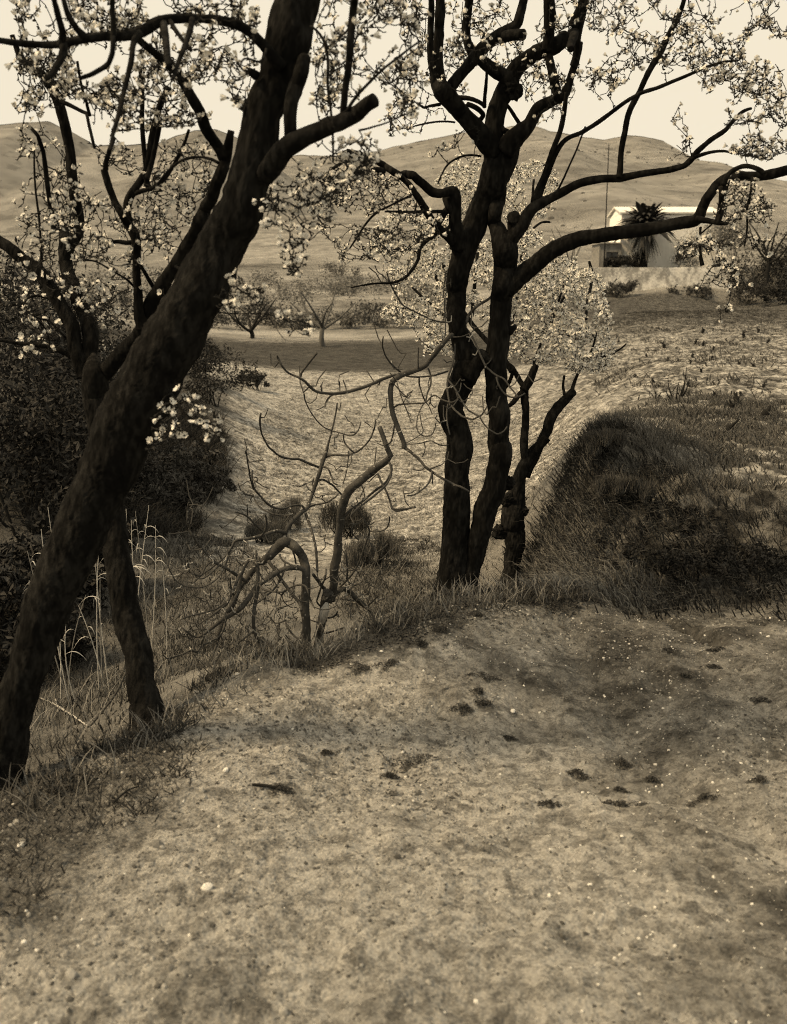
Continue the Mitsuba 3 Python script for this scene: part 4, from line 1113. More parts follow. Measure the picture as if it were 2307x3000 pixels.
# ------------------------------------------------------------------ vegetation helpers
def bush(name, label, cat, foot, w, h, n, leaf, mat, group=None, seed=0, clumps=9, depth=None, stems=7, upright=0.0, stem_mat="twig_bark"):
    """A shrub: stems fanning from the foot, leaves gathered in clumps of uneven size with gaps between."""
    rng = np.random.default_rng(1000 + seed)
    key = thing(name, label, cat, group)
    d = depth or w * 0.8
    cen = []
    for _ in range(clumps):
        a, r = rng.uniform(0, 2 * np.pi), math.sqrt(rng.random()) * 0.42
        z = rng.uniform(0.18, 0.92)
        k = 1.0 if z < 0.6 else 1.0 - (z - 0.6) * 1.2
        cen.append([foot[0] + math.cos(a) * r * w * k, foot[1] + math.sin(a) * r * d * k, foot[2] + z * h, rng.uniform(0.14, 0.26) * min(w, h * 1.3)])
    cen = np.array(cen)
    m = []
    for c in cen[rng.choice(len(cen), min(stems, len(cen)), replace=False)]:
        P = np.array([foot + np.array([rng.normal() * 0.05 * w, rng.normal() * 0.05 * w, -0.05]), foot + (c[:3] - foot) * 0.5 + rng.normal(size=3) * 0.05 * w, c[:3]])
        m.append(sweep(*curve(P, np.array([0.010, 0.007, 0.003]) * (0.7 + 0.5 * h), 0.12 * max(h, 0.4)), 5, cap=False))
    part(key, "stem", smooth_ply(merge(m), stem_mat, True), kind="stuff")
    k = rng.choice(len(cen), n, p=cen[:, 3] ** 2 / (cen[:, 3] ** 2).sum())
    q = rng.normal(size=(n, 3))
    q *= (rng.random(n) ** 0.42 / np.linalg.norm(q, axis=1))[:, None]
    p = cen[k, :3] + q * cen[k, 3:4] * np.array([1.15, 1.15, 0.9])
    p += (np.stack([meshkit.noise(p * 6, 1), meshkit.noise(p * 6, 2), meshkit.noise(p * 6, 3)], 1) - 0.5) * 0.22 * w
    g = gz(p[:, 0], p[:, 1])
    p = p[p[:, 2] > g - 0.03]
    if upright:
        tip = p + np.stack([rng.normal(size=len(p)) * 0.25, rng.normal(size=len(p)) * 0.25, np.full(len(p), 1.0)], 1) * upright * rng.uniform(0.5, 1.2, (len(p), 1))
        part(key, "foliage", flat_ply(blades(p, tip, leaf, rng, 0.1), mat), kind="stuff")
    else:
        part(key, "foliage", flat_ply(leaf_quads(p, leaf * rng.uniform(0.6, 1.3, len(p)), rng), mat), kind="stuff")
    return key


def world_poly(pts, **k):
    a = np.array([list(map(float, p.split(","))) for p in pts.split()])
    h = hv(a[:, 0], a[:, 1], **k)
    return Polygon(h[:, :2]).buffer(0)


def in_poly(poly, n, rng, bias=None, soft=0.0):
    x0, y0, x1, y1 = poly.bounds
    out = np.zeros((0, 2))
    while len(out) < n:
        c = rng.uniform([x0, y0], [x1, y1], (n * 3, 2))
        c = c[shapely.contains_xy(poly, c[:, 0], c[:, 1])]
        if bias is not None:
            c = c[rng.random(len(c)) < bias(c)]
        out = np.vstack([out, c])
    return out[:n] + rng.normal(size=(n, 2)) * soft


def clumped(scale, seed, lo=0.35, hi=0.7):
    return lambda c: np.clip((meshkit.fbm(np.stack([c[:, 0] * scale, c[:, 1] * scale, np.zeros(len(c))], 1), 3, seed) - lo) / (hi - lo), 0.02, 1)


def grass(xy, h, w, mat, rng, lean=(0, 0), spread=0.45, bend=0.25, tuft=1, tuft_r=0.03):
    """Blades rooted at xy (tuft blades about each point)."""
    if tuft > 1:
        xy = np.repeat(xy, tuft, 0) + rng.normal(size=(len(xy) * tuft, 2)) * tuft_r
    n = len(xy)
    root = np.column_stack([xy, gz(xy[:, 0], xy[:, 1]) - 0.01])
    H = np.asarray(h) * rng.uniform(0.45, 1.25, n)
    d = np.column_stack([rng.normal(size=n) * spread + lean[0], rng.normal(size=n) * spread + lean[1], np.ones(n)])
    tip = root + d * H[:, None]
    return blades(root, tip, np.full(n, w) * rng.uniform(0.6, 1.4, n), rng, bend)


def stuff(name, mesh, mat, label, cat="grass", smooth=False):
    n = COUNT.get(name, 0)
    COUNT[name] = n + 1
    key = name if n == 0 else f"{name}_{n:03d}"
    scene[key] = mikit.ply(mesh, mat, smooth=smooth)
    labels[key] = {"label": label, "category": cat, "kind": "stuff"}


rg = np.random.default_rng(42)

NTH = ["first", "second", "third", "fourth", "fifth", "sixth", "seventh", "eighth", "ninth", "tenth", "eleventh", "twelfth", "thirteenth", "fourteenth", "fifteenth", "sixteenth", "seventeenth", "eighteenth"]


def in_rows(points, names, text):
    """Labels by row (near to far) and order from left to right; text has {n} and {row}."""
    y = np.array([p[1] for p in points])
    order = np.argsort(y)
    out = [None] * len(points)
    for row, ids in zip(names, np.array_split(order, len(names))):
        for n, k in enumerate(sorted(ids, key=lambda k: points[k][0] / points[k][1])):
            out[k] = text.format(n=NTH[n], row=row)
    return out


# ------------------------------------------------------------------ grass and stubble
P_FIELD = world_poly("520,1120 480,1010 560,900 640,815 1000,806 1230,840 1230,960 1130,1180 900,1160 700,1150")
c = in_poly(P_FIELD, 26000, rg, lambda c: np.clip(1.2 - (c[:, 1] - 8) / 26, 0.12, 1) * clumped(1.3, 5, 0.2, 0.6)(c))
stuff("stubble", grass(c, 0.05, 0.004, "grass_pale", rg, (-0.5, -0.2), 0.9, 0.3), "grass_pale", "short pale straw stubble all over the sloping field", "stubble")
# clods among the stubble
ct = trimesh.creation.icosphere(0)
c = in_poly(P_FIELD, 7000, rg, lambda c: np.clip(1.25 - (c[:, 1] - 8) / 22, 0.08, 1))
z = gz(c[:, 0], c[:, 1])
stuff("clods", scatter((np.array(ct.vertices) * np.array([1, 1, 0.6]), np.asarray(ct.faces)), np.column_stack([c, z]), rotations(rg.normal(size=(len(c), 3)) * 0.4 + np.array([0, 0, 1.0]), rg), rg.gamma(2.0, 0.008, len(c)) + 0.005), "clod", "crumbled earth clods on the pale field", "clods")

# small dark weeds dotted over the field
c = in_poly(P_FIELD, 420, rg, lambda c: np.clip(1.2 - (c[:, 1] - 8) / 30, 0.15, 1))
stuff("field_weeds", grass(c, 0.05, 0.005, "grass_dark", rg, (-0.2, 0), 1.0, 0.3, tuft=14, tuft_r=0.035), "grass_dark", "small dark weeds dotted over the pale field", "weeds")

P_BANK = world_poly("1120,1235 1250,1275 1400,1306 1560,1294 1660,1288 1660,1090 1500,1035 1350,975 1262,925 1200,1040 1150,1150")
c = in_poly(P_BANK, 1700, rg, clumped(4, 15, 0.42, 0.62), soft=0.18)
stuff("grass", grass(c, 0.085, 0.004, "grass_dark", rg, (-0.9, -0.8), 0.5, 0.35, tuft=3), "grass_dark", "dark matted grass covering the steep bank on the right", "grass")
c = in_poly(P_BANK, 1100, rg, lambda c: np.clip(1.6 - (c[:, 0] - 0.7) * 0.7, 0.15, 1), soft=0.16)
stuff("grass", grass(c, 0.10, 0.0026, "grass_mid", rg, (-0.9, -0.8), 0.45, 0.4, tuft=3), "grass_mid", "paler grass blades hanging over the bank, thickest at its left end", "grass")
P_TOE = world_poly("1090,1240 1200,1262 1330,1290 1400,1300 1400,1260 1300,1200 1200,1130 1150,1150")
c = in_poly(P_TOE, 1500, rg, soft=0.08)
stuff("grass", grass(c, 0.09, 0.0022, "grass_pale", rg, (-0.7, -0.4), 0.5, 0.35, tuft=3), "grass_pale", "pale drooping grass at the bank's lower left foot", "grass")
P_RIM = world_poly("1200,1020 1262,930 1330,900 1420,930 1500,1000 1560,1060 1440,1040 1330,1000 1250,965")
c = in_poly(P_RIM, 600, rg, clumped(2.5, 16), soft=0.2)
stuff("grass", grass(c, 0.13, 0.0025, "grass_mid", rg, (-0.15, 0.0), 0.35, 0.2, tuft=4), "grass_mid", "tall wispy grass standing along the rim of the bank", "grass")
P_TERR = world_poly("1330,880 1420,860 1660,860 1660,1090 1560,1050 1450,950")
c = in_poly(P_TERR, 7000, rg, clumped(2.5, 9), soft=0.2)
stuff("grass", grass(c, 0.09, 0.0045, "grass_mid", rg, (-0.2, 0), 0.7, 0.3, tuft=2), "grass_mid", "patchy short turf on the terrace above the bank", "grass")
c = in_poly(P_TERR, 900, rg, clumped(3.5, 19), soft=0.2)
stuff("grass", grass(c, 0.07, 0.005, "grass_dark", rg, (-0.2, 0), 0.8, 0.3, tuft=2), "grass_dark", "dark weedy tufts among the turf above the bank", "grass")
P_TERR2 = world_poly("1280,690 1400,660 1660,665 1660,860 1420,860 1260,860")
c = in_poly(P_TERR2, 5000, rg, clumped(0.9, 29, 0.45, 0.7))
stuff("grass", grass(c, 0.13, 0.010, "grass_dark", rg, (-0.2, 0), 0.8, 0.3, tuft=2, tuft_r=0.06), "grass_dark", "dark grass patches on the far terrace below the wall", "grass")

P_MID = world_poly("700,1370 830,1330 950,1282 1110,1262 1170,1240 1170,1150 1050,1135 900,1150 800,1160 720,1230")
c = in_poly(P_MID, 3600, rg, clumped(2.0, 3, 0.4, 0.7))
stuff("grass", grass(c, 0.05, 0.0028, "grass_dark", rg, (0, 0), 0.9, 0.3, tuft=3), "grass_dark", "dark rank grass in the hollow at the feet of the trees", "grass")
c = in_poly(P_MID, 900, rg, clumped(2.5, 4))
stuff("grass", grass(c, 0.11, 0.0018, "grass_pale", rg, (0.1, 0), 0.5, 0.2, tuft=2), "grass_pale", "dry pale blades between the two almond trees and the bank", "grass")

P_GULLY = world_poly("60,1640 180,1600 300,1545 440,1435 620,1388 640,1300 560,1200 430,1120 330,1180 200,1260 60,1300")
c = in_poly(P_GULLY, 2400, rg, clumped(1.8, 63), soft=0.1)
stuff("grass", grass(c, 0.055, 0.003, "grass_dark", rg, (0.1, 0.1), 0.6, 0.3, tuft=3), "grass_dark", "dark weeds scattered through the gully grass", "grass")
c = in_poly(P_GULLY, 1500, rg, clumped(2.2, 13))
stuff("grass", grass(c, 0.06, 0.0026, "grass_mid", rg, (0.1, 0.1), 0.6, 0.3, tuft=3), "grass_mid", "tangled grass filling the gully behind the slender trunk", "grass")
c = in_poly(P_GULLY, 600, rg, clumped(1.5, 23))
stuff("grass", grass(c, 0.12, 0.0022, "grass_pale", rg, (0.15, 0.1), 0.45, 0.25, tuft=2), "grass_pale", "long pale dry grass in the gully on the left", "grass")
P_LEFT = world_poly("60,1150 60,900 200,880 330,850 470,880 480,1000 440,1100 300,1180")
c = in_poly(P_LEFT, 9000, rg, clumped(1.5, 33))
stuff("grass", grass(c, 0.18, 0.006, "grass_dark", rg, (0.2, 0), 0.6, 0.3, tuft=2, tuft_r=0.05), "grass_dark", "dark scrubby undergrowth on the gully's far side", "undergrowth")
# the overgrown lower left corner
P_CORNER = Polygon([(-1.3, 3.4), (-1.05, 3.5), (-0.68, 3.45), (-0.62, 2.95), (-0.80, 2.5), (-0.9, 2.0), (-1.6, 1.9), (-2.2, 2.6), (-2.0, 3.4)])
c = in_poly(P_CORNER, 800, rg, clumped(4, 47))
stuff("grass", grass(c, 0.04, 0.0026, "grass_dark", rg, (0, 0), 0.9, 0.3, tuft=3, tuft_r=0.02), "grass_dark", "dark weedy grass in the lower left corner", "grass")
c = in_poly(P_CORNER, 220, rg, clumped(4, 49))
stuff("grass", grass(c, 0.10, 0.0022, "grass_mid", rg, (0.1, 0), 0.6, 0.3, tuft=2, tuft_r=0.02), "grass_mid", "thin paler blades in the lower left corner", "grass")
# the mound's own edge
P_EDGE = world_poly("60,1700 180,1620 300,1550 450,1440 640,1385 800,1328 950,1280 1100,1258 1210,1254 1260,1290 1000,1310 800,1365 640,1430 470,1510 330,1600 180,1700 60,1790")
c = in_poly(P_EDGE, 1500, rg, clumped(4, 43, 0.42, 0.7))
stuff("grass", grass(c, 0.055, 0.0028, "grass_dark", rg, (0, 0), 0.8, 0.3, tuft=4, tuft_r=0.02), "grass_dark", "low dark grass along the edge of the mound", "grass")
c = in_poly(P_EDGE, 500, rg)
stuff("grass", grass(c, 0.09, 0.0022, "grass_pale", rg, (0, 0), 0.5, 0.2, tuft=3, tuft_r=0.02), "grass_pale", "sparse dry stalks along the edge of the mound", "grass")

# ------------------------------------------------------------------ crumbs, litter and stones on the mound
P_MOUND = Polygon([(-1.9, 1.4), (2.3, 1.4), (2.6, 4.6), (1.9, 4.9), (1.0, 5.15), (0.3, 4.95), (-0.4, 4.2), (-0.9, 3.8), (-1.3, 3.2)])
for n_, mt, lab, sz, sd in ((8000, "crumb_dark", "dark earth crumbs scattered over the bare mound", 0.0015, 51), (9000, "crumb_mid", "brown grit scattered over the bare mound", 0.0017, 52), (6000, "crumb_pale", "pale grit scattered over the bare mound", 0.0015, 53)):
    c = in_poly(P_MOUND, n_, rg, clumped(1.6, sd, 0.35, 0.68))
    z = gz(c[:, 0], c[:, 1])
    stuff("soil_crumbs", scatter((np.array(ct.vertices) * np.array([1, 1, 0.7]), np.asarray(ct.faces)), np.column_stack([c, z]), rotations(rg.normal(size=(len(c), 3)), rg), rg.gamma(1.2, sz, len(c)) + 0.0008), mt, lab, "crumbs")
P_LITTER = world_poly("640,1420 800,1345 880,1300 1000,1275 1100,1262 1215,1257 1225,1302 1100,1325 900,1350 780,1385 660,1440")
c = np.vstack([in_poly(P_EDGE, 4200, rg, clumped(3.5, 57)), in_poly(P_MOUND, 5200, rg, clumped(2.0, 61, 0.45, 0.75)), in_poly(P_CORNER, 4500, rg), in_poly(P_LITTER, 20000, rg, clumped(3.0, 67, 0.35, 0.6), soft=0.03)])
z = gz(c[:, 0], c[:, 1])
stuff("leaf_litter", leaf_quads(np.column_stack([c, z + 0.004]), rg.gamma(2.2, 0.0022, len(c)) + 0.002, rg, 1.2), "litter", "dark leaf and twig litter on the mound", "litter")

st = trimesh.creation.icosphere(1)
STONES = []
for s in range(5):
    v = np.array(st.vertices)
    v = v * (0.65 + 0.7 * meshkit.fbm(v * 1.3 + s * 5, 2, s))[:, None] * np.array([1.0, 0.8, 0.6])
    STONES.append((v, np.asarray(st.faces)))
STD = {m: [flat_ply(s, m) for s in STONES] for m in ("stone_white", "stone_grey")}
SEEN = [("J", *p) for p in [(656, 38, 8), (700, 110, 7), (742, 203, 10), (810, 130, 9), (660, 68, 6), (645, 92, 9), (630, 118, 8), (1080, 198, 14), (1160, 200, 8), (1085, 327, 11), (872, 378, 10), (735, 328, 10), (1290, 285, 7), (1172, 397, 9),
        (872, 440, 8), (1530, 545, 14), (1297, 580, 10), (340, 600, 10), (190, 673, 11), (393, 683, 12), (515, 645, 9), (925, 630, 9), (1185, 160, 7), (1208, 120, 8), (1410, 126, 9), (980, 70, 8), (560, 60, 8), (648, 290, 7), (820, 290, 9),
        (900, 540, 9), (285, 177, 7), (390, 115, 8), (335, 160, 7), (855, 30, 8), (1300, 40, 6), (950, 288, 8), (510, 570, 8), (608, 628, 8), (670, 650, 7), (1620, 590, 10), (1000, 410, 8), (500, 428, 7), (120, 205, 6), (175, 185, 7)]]
SEEN += [("I", *p) for p in [(235, 730, 9), (295, 738, 9), (280, 768, 8), (370, 757, 9), (383, 822, 9), (490, 712, 10), (600, 695, 9), (555, 724, 9), (545, 750, 8), (830, 755, 8), (235, 800, 10), (280, 842, 12), (415, 838, 9), (500, 852, 9), (403, 958, 12),
         (795, 665, 16), (1315, 855, 14), (1105, 865, 9), (1040, 845, 9), (765, 800, 8), (180, 905, 10), (865, 955, 20), (1150, 1072, 9), (870, 1130, 14), (580, 1195, 10), (1590, 935, 10), (395, 1130, 11), (160, 765, 9), (685, 712, 8), (910, 760, 8)]]
SEEN += [("G", *p) for p in [(1462, 1408, 16), (1268, 1555, 16), (1132, 1415, 14), (1062, 1450, 16), (855, 1615, 14), (885, 1655, 16), (1296, 1270, 22), (680, 1730, 12), (855, 1720, 10), (1275, 1855, 18), (1255, 1800, 12), (900, 1500, 16), (1650, 1180, 12),
         (1565, 1000, 10), (1550, 1430, 10), (990, 1420, 20), (1620, 1700, 10), (800, 1790, 10), (400, 1880, 14)]]
for k, (cr, x, y, w) in enumerate(SEEN):
    p = hc(cr, x, y)[0]
    r = min(w / CROPS[cr][2] / FOCAL * p[1] * 0.5, 0.0065)
    part("ground", "stone", {**STD["stone_white"][k % 5], "to_world": mat4(p + np.array([0, 0, r * 0.25]), rotations(rg.normal(size=(1, 3)) * 0.3 + np.array([[0, 0, 1.0]]), rg)[0], r * 1.15)})
c = in_poly(P_MOUND, 180, rg, clumped(1.2, 73, 0.4, 0.7))
for k in range(len(c)):
    r = 0.003 + rg.gamma(1.5, 0.0025)
    p = np.array([c[k, 0], c[k, 1], gz(c[k:k + 1, 0], c[k:k + 1, 1])[0] + r * 0.2])
    part("ground", "stone", {**STD["stone_white" if k % 3 == 0 else "stone_grey"][k % 5], "to_world": mat4(p, rotations(rg.normal(size=(1, 3)) * 0.4 + np.array([[0, 0, 1.0]]), rg)[0], r)})
c = np.vstack([in_poly(P_MOUND, 1500, rg, clumped(1.2, 71, 0.36, 0.7)), in_poly(P_EDGE, 500, rg, clumped(3, 72, 0.4, 0.7))])
r = rg.gamma(1.3, 0.0013, len(c)) + 0.0012
stuff("pebbles", scatter(STONES[1], np.column_stack([c, gz(c[:, 0], c[:, 1])]), rotations(rg.normal(size=(len(c), 3)), rg), r), "stone_white", "tiny pale pebbles and fallen petals strewn over the mound", "pebbles")

# ------------------------------------------------------------------ low dark weeds on the mound
WEEDS = [("J", 555, 118, 50), ("J", 480, 160, 60), ("J", 690, 268, 62), ("J", 690, 328, 62), ("J", 690, 362, 60), ("J", 610, 380, 60), ("J", 770, 466, 36), ("J", 470, 545, 100), ("J", 385, 602, 56), ("J", 1010, 585, 52), ("J", 1140, 560, 70),
         ("J", 1235, 612, 46), ("J", 1130, 637, 40), ("J", 1410, 670, 60), ("J", 1595, 605, 66), ("J", 178, 518, 30), ("J", 1452, 182, 36), ("J", 1438, 236, 36), ("J", 1290, 178, 26), ("J", 1592, 345, 46), ("J", 1345, 268, 40), ("J", 30, 640, 56),
         ("J", 385, 228, 60), ("J", 260, 250, 70), ("J", 1130, 690, 70), ("J", 900, 690, 40), ("I", 620, 725, 110), ("I", 420, 700, 130), ("I", 300, 770, 80), ("I", 140, 845, 80), ("I", 820, 705, 90), ("I", 530, 715, 80)]
WP = [hc(cr, x, y)[0] for cr, x, y, w in WEEDS]
WL = in_rows(WP, ["nearest the camera", "midway up the mound", "along the mound's edge"], "low dark weed, {n} from left of those {row}")
for k, (cr, x, y, w) in enumerate(WEEDS):
    p = WP[k]
    W = w / CROPS[cr][2] / FOCAL * p[1] * 1.25
    key = thing("weed", WL[k], "weed", "low weeds on the mound")
    rr = np.random.default_rng(300 + k)
    m = int(150 + 2600 * W)
    sub = rr.normal(size=(6, 2)) * np.array([0.26, 0.16]) * W
    q = sub[rr.integers(0, 6, m)] + rr.normal(size=(m, 2)) * np.array([0.12, 0.10]) * W
    xy = p[:2] + q
    hgt = 0.004 + 0.24 * W * np.exp(-(q ** 2).sum(1) / (0.4 * W) ** 2) * rr.random(m)
    part(key, "leaves", flat_ply(leaf_quads(np.column_stack([xy, gz(xy[:, 0], xy[:, 1]) + hgt]), rr.uniform(0.002, 0.006, m), rr, 0.2), "weed_leaf"), kind="stuff")
    tip = np.column_stack([p[:2] + sub, gz(p[0] + sub[:, 0], p[1] + sub[:, 1]) + 0.015])
    part(key, "stem", smooth_ply(merge([sweep(np.array([p - [0, 0, 0.01], (p + t) / 2 + [0, 0, 0.006], t]), np.array([0.0016, 0.0013, 0.0008]), 4, cap=False) for t in tip]), "twig_bark", True), kind="stuff")
# ------------------------------------------------------------------ bushes and thickets
foot = lambda vx, vy, **k: hv(vx, vy, **k)[0]
THICK = [(60, 1060, 8.2, 1.5, 1.45), (150, 1050, 8.8, 1.6, 1.5), (225, 1030, 9.6, 1.6, 1.25), (110, 900, 11.0, 2.2, 1.35), (215, 880, 12.5, 1.8, 1.2), (10, 980, 9.5, 2.0, 1.8), (60, 1230, 6.6, 1.0, 0.5), (150, 1210, 7.2, 1.0, 0.45), (10, 1380, 5.6, 1.0, 0.55)]
TP = [av(vx, vy, Y) for vx, vy, Y, w, h in THICK]
TL = in_rows(TP, ["nearest", "middle", "farthest"], "dark thicket left of the gully, {n} from left in the {row} row")
for k, (vx, vy, Y, w, h) in enumerate(THICK):
    p = TP[k]
    p[2] = gz(p[:1], p[1:2])[0]
    bush("bramble_thicket", TL[k], "shrub", p, w, h, 5200, 0.030, "leaf_dark", group="dark thickets behind the leaning trees", seed=k, clumps=16)
for k, (vx, vy, w, h, lab) in enumerate([(455, 868, 1.4, 0.95, "dark bush overhanging the eroded bank left of the field"), (545, 832, 1.1, 0.45, "low dark bush on top of the bank at the field's left edge"),
                                         (400, 800, 1.5, 0.7, "scrubby bush against the leaning trunk at the top of the bank"), (425, 1010, 0.75, 0.35, "small dark bush beside the field's left edge"),
                                         (345, 1010, 0.9, 0.45, "scrubby bush below the low blossom spray"), (450, 1060, 0.7, 0.35, "low scrub at the bottom of the field's left edge"), (300, 1060, 0.9, 0.5, "dark scrub right of the leaning trunk"),
                                         (370, 1090, 0.7, 0.3, "low scrub at the head of the grassy gully")]):
    bush("bush", lab, "shrub", foot(vx, vy), w, h, 3200, 0.030, "leaf_dark" if k < 3 else "leaf_mid", seed=20 + k, clumps=12)
# broom-like tufts behind the fig tree
for k, (vx, vy, w, h, lab) in enumerate([(615, 1130, 0.55, 0.20, "wispy grey tuft left of the upright fig stem"), (745, 1150, 0.62, 0.30, "dark broom-like shrub behind the upright fig stem"), (560, 1160, 0.5, 0.16, "low broom tuft at the foot of the pale field"),
                                         (800, 1210, 0.6, 0.18, "grey broom tuft in the hollow left of the middle trunk")]):
    bush("broom_shrub", lab, "shrub", foot(vx, vy), w, h, 2200, 0.0028, "leaf_grey" if k != 1 else "leaf_mid", seed=40 + k, clumps=10, upright=0.15)
# shrubs on the right-hand bank
for k, (vx, vy, w, h, lab) in enumerate([(1480, 1240, 0.8, 0.17, "dark shrub in the hollow of the bank, second from the right edge"), (1600, 1235, 0.8, 0.20, "darkest shrub of the bank at the right edge"), (1360, 1210, 0.7, 0.14, "dark shrub low on the bank, left of the hollow"),
                                         (1330, 1080, 0.4, 0.12, "bushy tuft below the bank's left end"), (1290, 985, 0.35, 0.12, "wispy dark shrub at the bank's top left corner"), (1440, 1120, 0.6, 0.13, "dark shrub midway up the bank")]):
    bush("bank_shrub", lab, "shrub", foot(vx, vy), w, h, 2600, 0.0028 if k in (3, 4) else 0.014, "leaf_mid" if k in (3, 4) else "leaf_dark", seed=60 + k, clumps=11, upright=0.09 if k in (3, 4) else 0)
# far hedges and clumps on the valley floor
FARB = [(520, 690, 7, 2.4), (570, 655, 9, 2.8), (480, 655, 9, 3.0), (450, 700, 6, 2.5), (600, 695, 6, 2.2), (760, 700, 5, 2.0), (800, 690, 6, 2.6), (840, 700, 5, 2.6), (740, 632, 8, 3.0), (800, 628, 10, 3.2), (660, 628, 10, 2.6), (560, 610, 10, 2.6),
        (720, 590, 9, 2.6), (690, 700, 5, 2.4), (640, 700, 5, 1.6), (240, 690, 6, 3.5), (180, 700, 7, 3.5), (90, 690, 6, 3.0), (300, 680, 6, 3.0), (860, 640, 8, 3), (930, 650, 8, 3), (300, 620, 9, 3.5), (150, 620, 9, 3.5), (60, 600, 9, 3.5)]
FP = [foot(vx, vy, y0=20.0) for vx, vy, w, h in FARB]
FL = in_rows(FP, ["nearest", "middle", "farthest"], "hedgerow bush on the valley floor, {n} from left in the {row} row")
for k, (vx, vy, w, h) in enumerate(FARB):
    p = FP[k]
    bush("valley_bush", FL[k], "shrub", p, w, h * 0.55, 900, 0.13, "leaf_mid" if k % 3 == 0 else "leaf_grey", group="hedgerow bushes on the valley floor", seed=80 + k, clumps=12)


# ------------------------------------------------------------------ bare trees in the distance
def bare_tree(label, foot_, h, spread, trunk_r, n, mat, seed, fork=0.25, lean=0.0, name="bare_tree"):
    key = thing(name, label, "tree")
    t = Tree(key, mat, 0.1, mat)
    rng = np.random.default_rng(seed)
    t.rng = rng
    top = foot_ + np.array([lean * h, 0, h * fork])
    P, R = curve(np.array([foot_ - [0, 0, 0.1], (foot_ + top) / 2 + rng.normal(size=3) * 0.02 * h, top]), np.array([trunk_r * 1.2, trunk_r, trunk_r * 0.85]), h / 40)
    part(key, "trunk", smooth_ply(sweep(P, R, 10, 0.1, freq=8), mat, True))
    t.nodes, t.rad = list(P[-3:]), list(R[-3:])
    for k in range(6):
        a = k * 1.05 + rng.normal() * 0.2
        e = top + np.array([math.cos(a) * spread * 0.36, math.sin(a) * spread * 0.36, h * (0.28 + 0.2 * rng.random())])
        Q, S = curve(np.array([top - [0, 0, 0.03 * h], top + (e - top) * 0.5 + np.array([0, 0, -0.02 * h]) + rng.normal(size=3) * 0.03 * h, e]), np.array([0.6, 0.4, 0.2]) * trunk_r, h / 30)
        part(key, "limb", smooth_ply(sweep(Q, S, 7), mat, True))
        t.nodes += list(Q)
        t.rad += list(S)
    q = rng.normal(size=(n, 3))
    q *= (rng.random(n) ** 0.45 / np.linalg.norm(q, axis=1))[:, None]
    att = foot_ + np.array([lean * h, 0, h * (fork + (1 - fork) * 0.52)]) + q * np.array([spread * 0.5, spread * 0.5, h * (1 - fork) * 0.52])
    tw = t.grow(att, r_tip=trunk_r * 0.035, r_max=trunk_r * 0.4, droop=-0.05, wiggle=0.16)
    t.twig_mesh(tw, mat=mat, sides=4)
    return t


bare_tree("small grey leafless tree standing alone at the dark field's far end", foot(690, 740), 4.3, 4.8, 0.13, 420, "grey_twig", 5)
bare_tree("dark two-forked leafless tree by the lane, left of the grey one", foot(535, 722), 4.6, 4.6, 0.14, 150, "twig_bark", 6, fork=0.12)
bare_tree("thin bare tree above the pollarded crown, left of the palm", foot(1215, 640, y0=20.0), 10.0, 6.0, 0.16, 520, "grey_twig", 8, fork=0.35)
p_ = foot(1636, 640, y0=20.0)
bare_tree("dark trunked tree at the right edge of the retaining wall", p_ * np.array([0.985, 0.985, 1]) , 9.0, 7.0, 0.28, 260, "twig_bark", 9, fork=0.5)

# ------------------------------------------------------------------ house, wall, palm, pole
HY = 136.0
kx = lambda x: float(at(*src("K", x, 600), HY)[0])
kz = lambda y, Y=HY: float(at(*src("K", 700, y), Y)[2])


def box(x0, x1, y0, y1, z0, z1):
    m = trimesh.creation.box(extents=[x1 - x0, y1 - y0, z1 - z0])
    m.apply_translation([(x0 + x1) / 2, (y0 + y1) / 2, (z0 + z1) / 2])
    return np.array(m.vertices), np.asarray(m.faces)


def wash_fn(lo, hi):
    def fn(p, n, uv):
        a = mikit.fbm(p.x * 0.6, p.z * 0.9, 1.0, 3)
        b = mikit.fbm(p.x * 3.0, p.z * 0.8, 5.0, 3)
        return warm(lo + (hi - lo) * mikit.smoothstep(0.25, 0.7, 0.5 * a + 0.5 * b))
    return fn


def stain_fn(p, n, uv):
    a = mikit.fbm(p.x * 0.55, p.y * 0.3, p.z * 0.5, 3)
    b = mikit.fbm(p.x * 2.4, p.y, p.z * 0.7, 3)
    c = mikit.fbm(p.x * 6, p.y, p.z * 5, 2)
    return warm(0.24 + 0.42 * mikit.smoothstep(0.36, 0.66, 0.4 * a + 0.35 * b + 0.25 * c))


bsdf("whitewash", mikit.proc(wash_fn(0.72, 0.84)))
bsdf("grey_plaster", mikit.proc(wash_fn(0.16, 0.26)))
bsdf("old_plaster", mikit.proc(stain_fn))
bsdf("roof_tile", 0.58)
bsdf("dark_wood", 0.035)
bsdf("pane_dark", 0.02, 0.2, 0.5)

g0 = kz(930)
house = thing("house", "low whitewashed farmhouse with a pale roof and dark doorway behind the palm", "house")
X0, X1 = kx(335), kx(1110)
zt, ze = kz(437), kz(487)
door0, door1, dz = kx(455), kx(560), kz(797)
for nm, a, b, lo, hi in (("wall", X0, door0, g0, ze), ("wall", door1, X1, g0, ze), ("wall", door0, door1, dz, ze)):
    part(house, nm, flat_ply(box(a, b, HY, HY + 0.4, lo, hi), "whitewash"))
part(house, "wall", flat_ply(box(X0, X0 + 0.4, HY + 0.4, HY + 7, g0, ze), "whitewash"))
part(house, "wall", flat_ply(box(X1 - 0.4, X1, HY + 0.4, HY + 7, g0, ze), "whitewash"))
part(house, "wall", flat_ply(box(X0, X1, HY + 7, HY + 7.4, g0, ze), "whitewash"))
dm = (door0 + door1) / 2
part(house, "door", flat_ply(box(door0 + 0.05, dm - 0.25, HY + 0.25, HY + 0.32, g0, dz - 0.05), "dark_wood"))
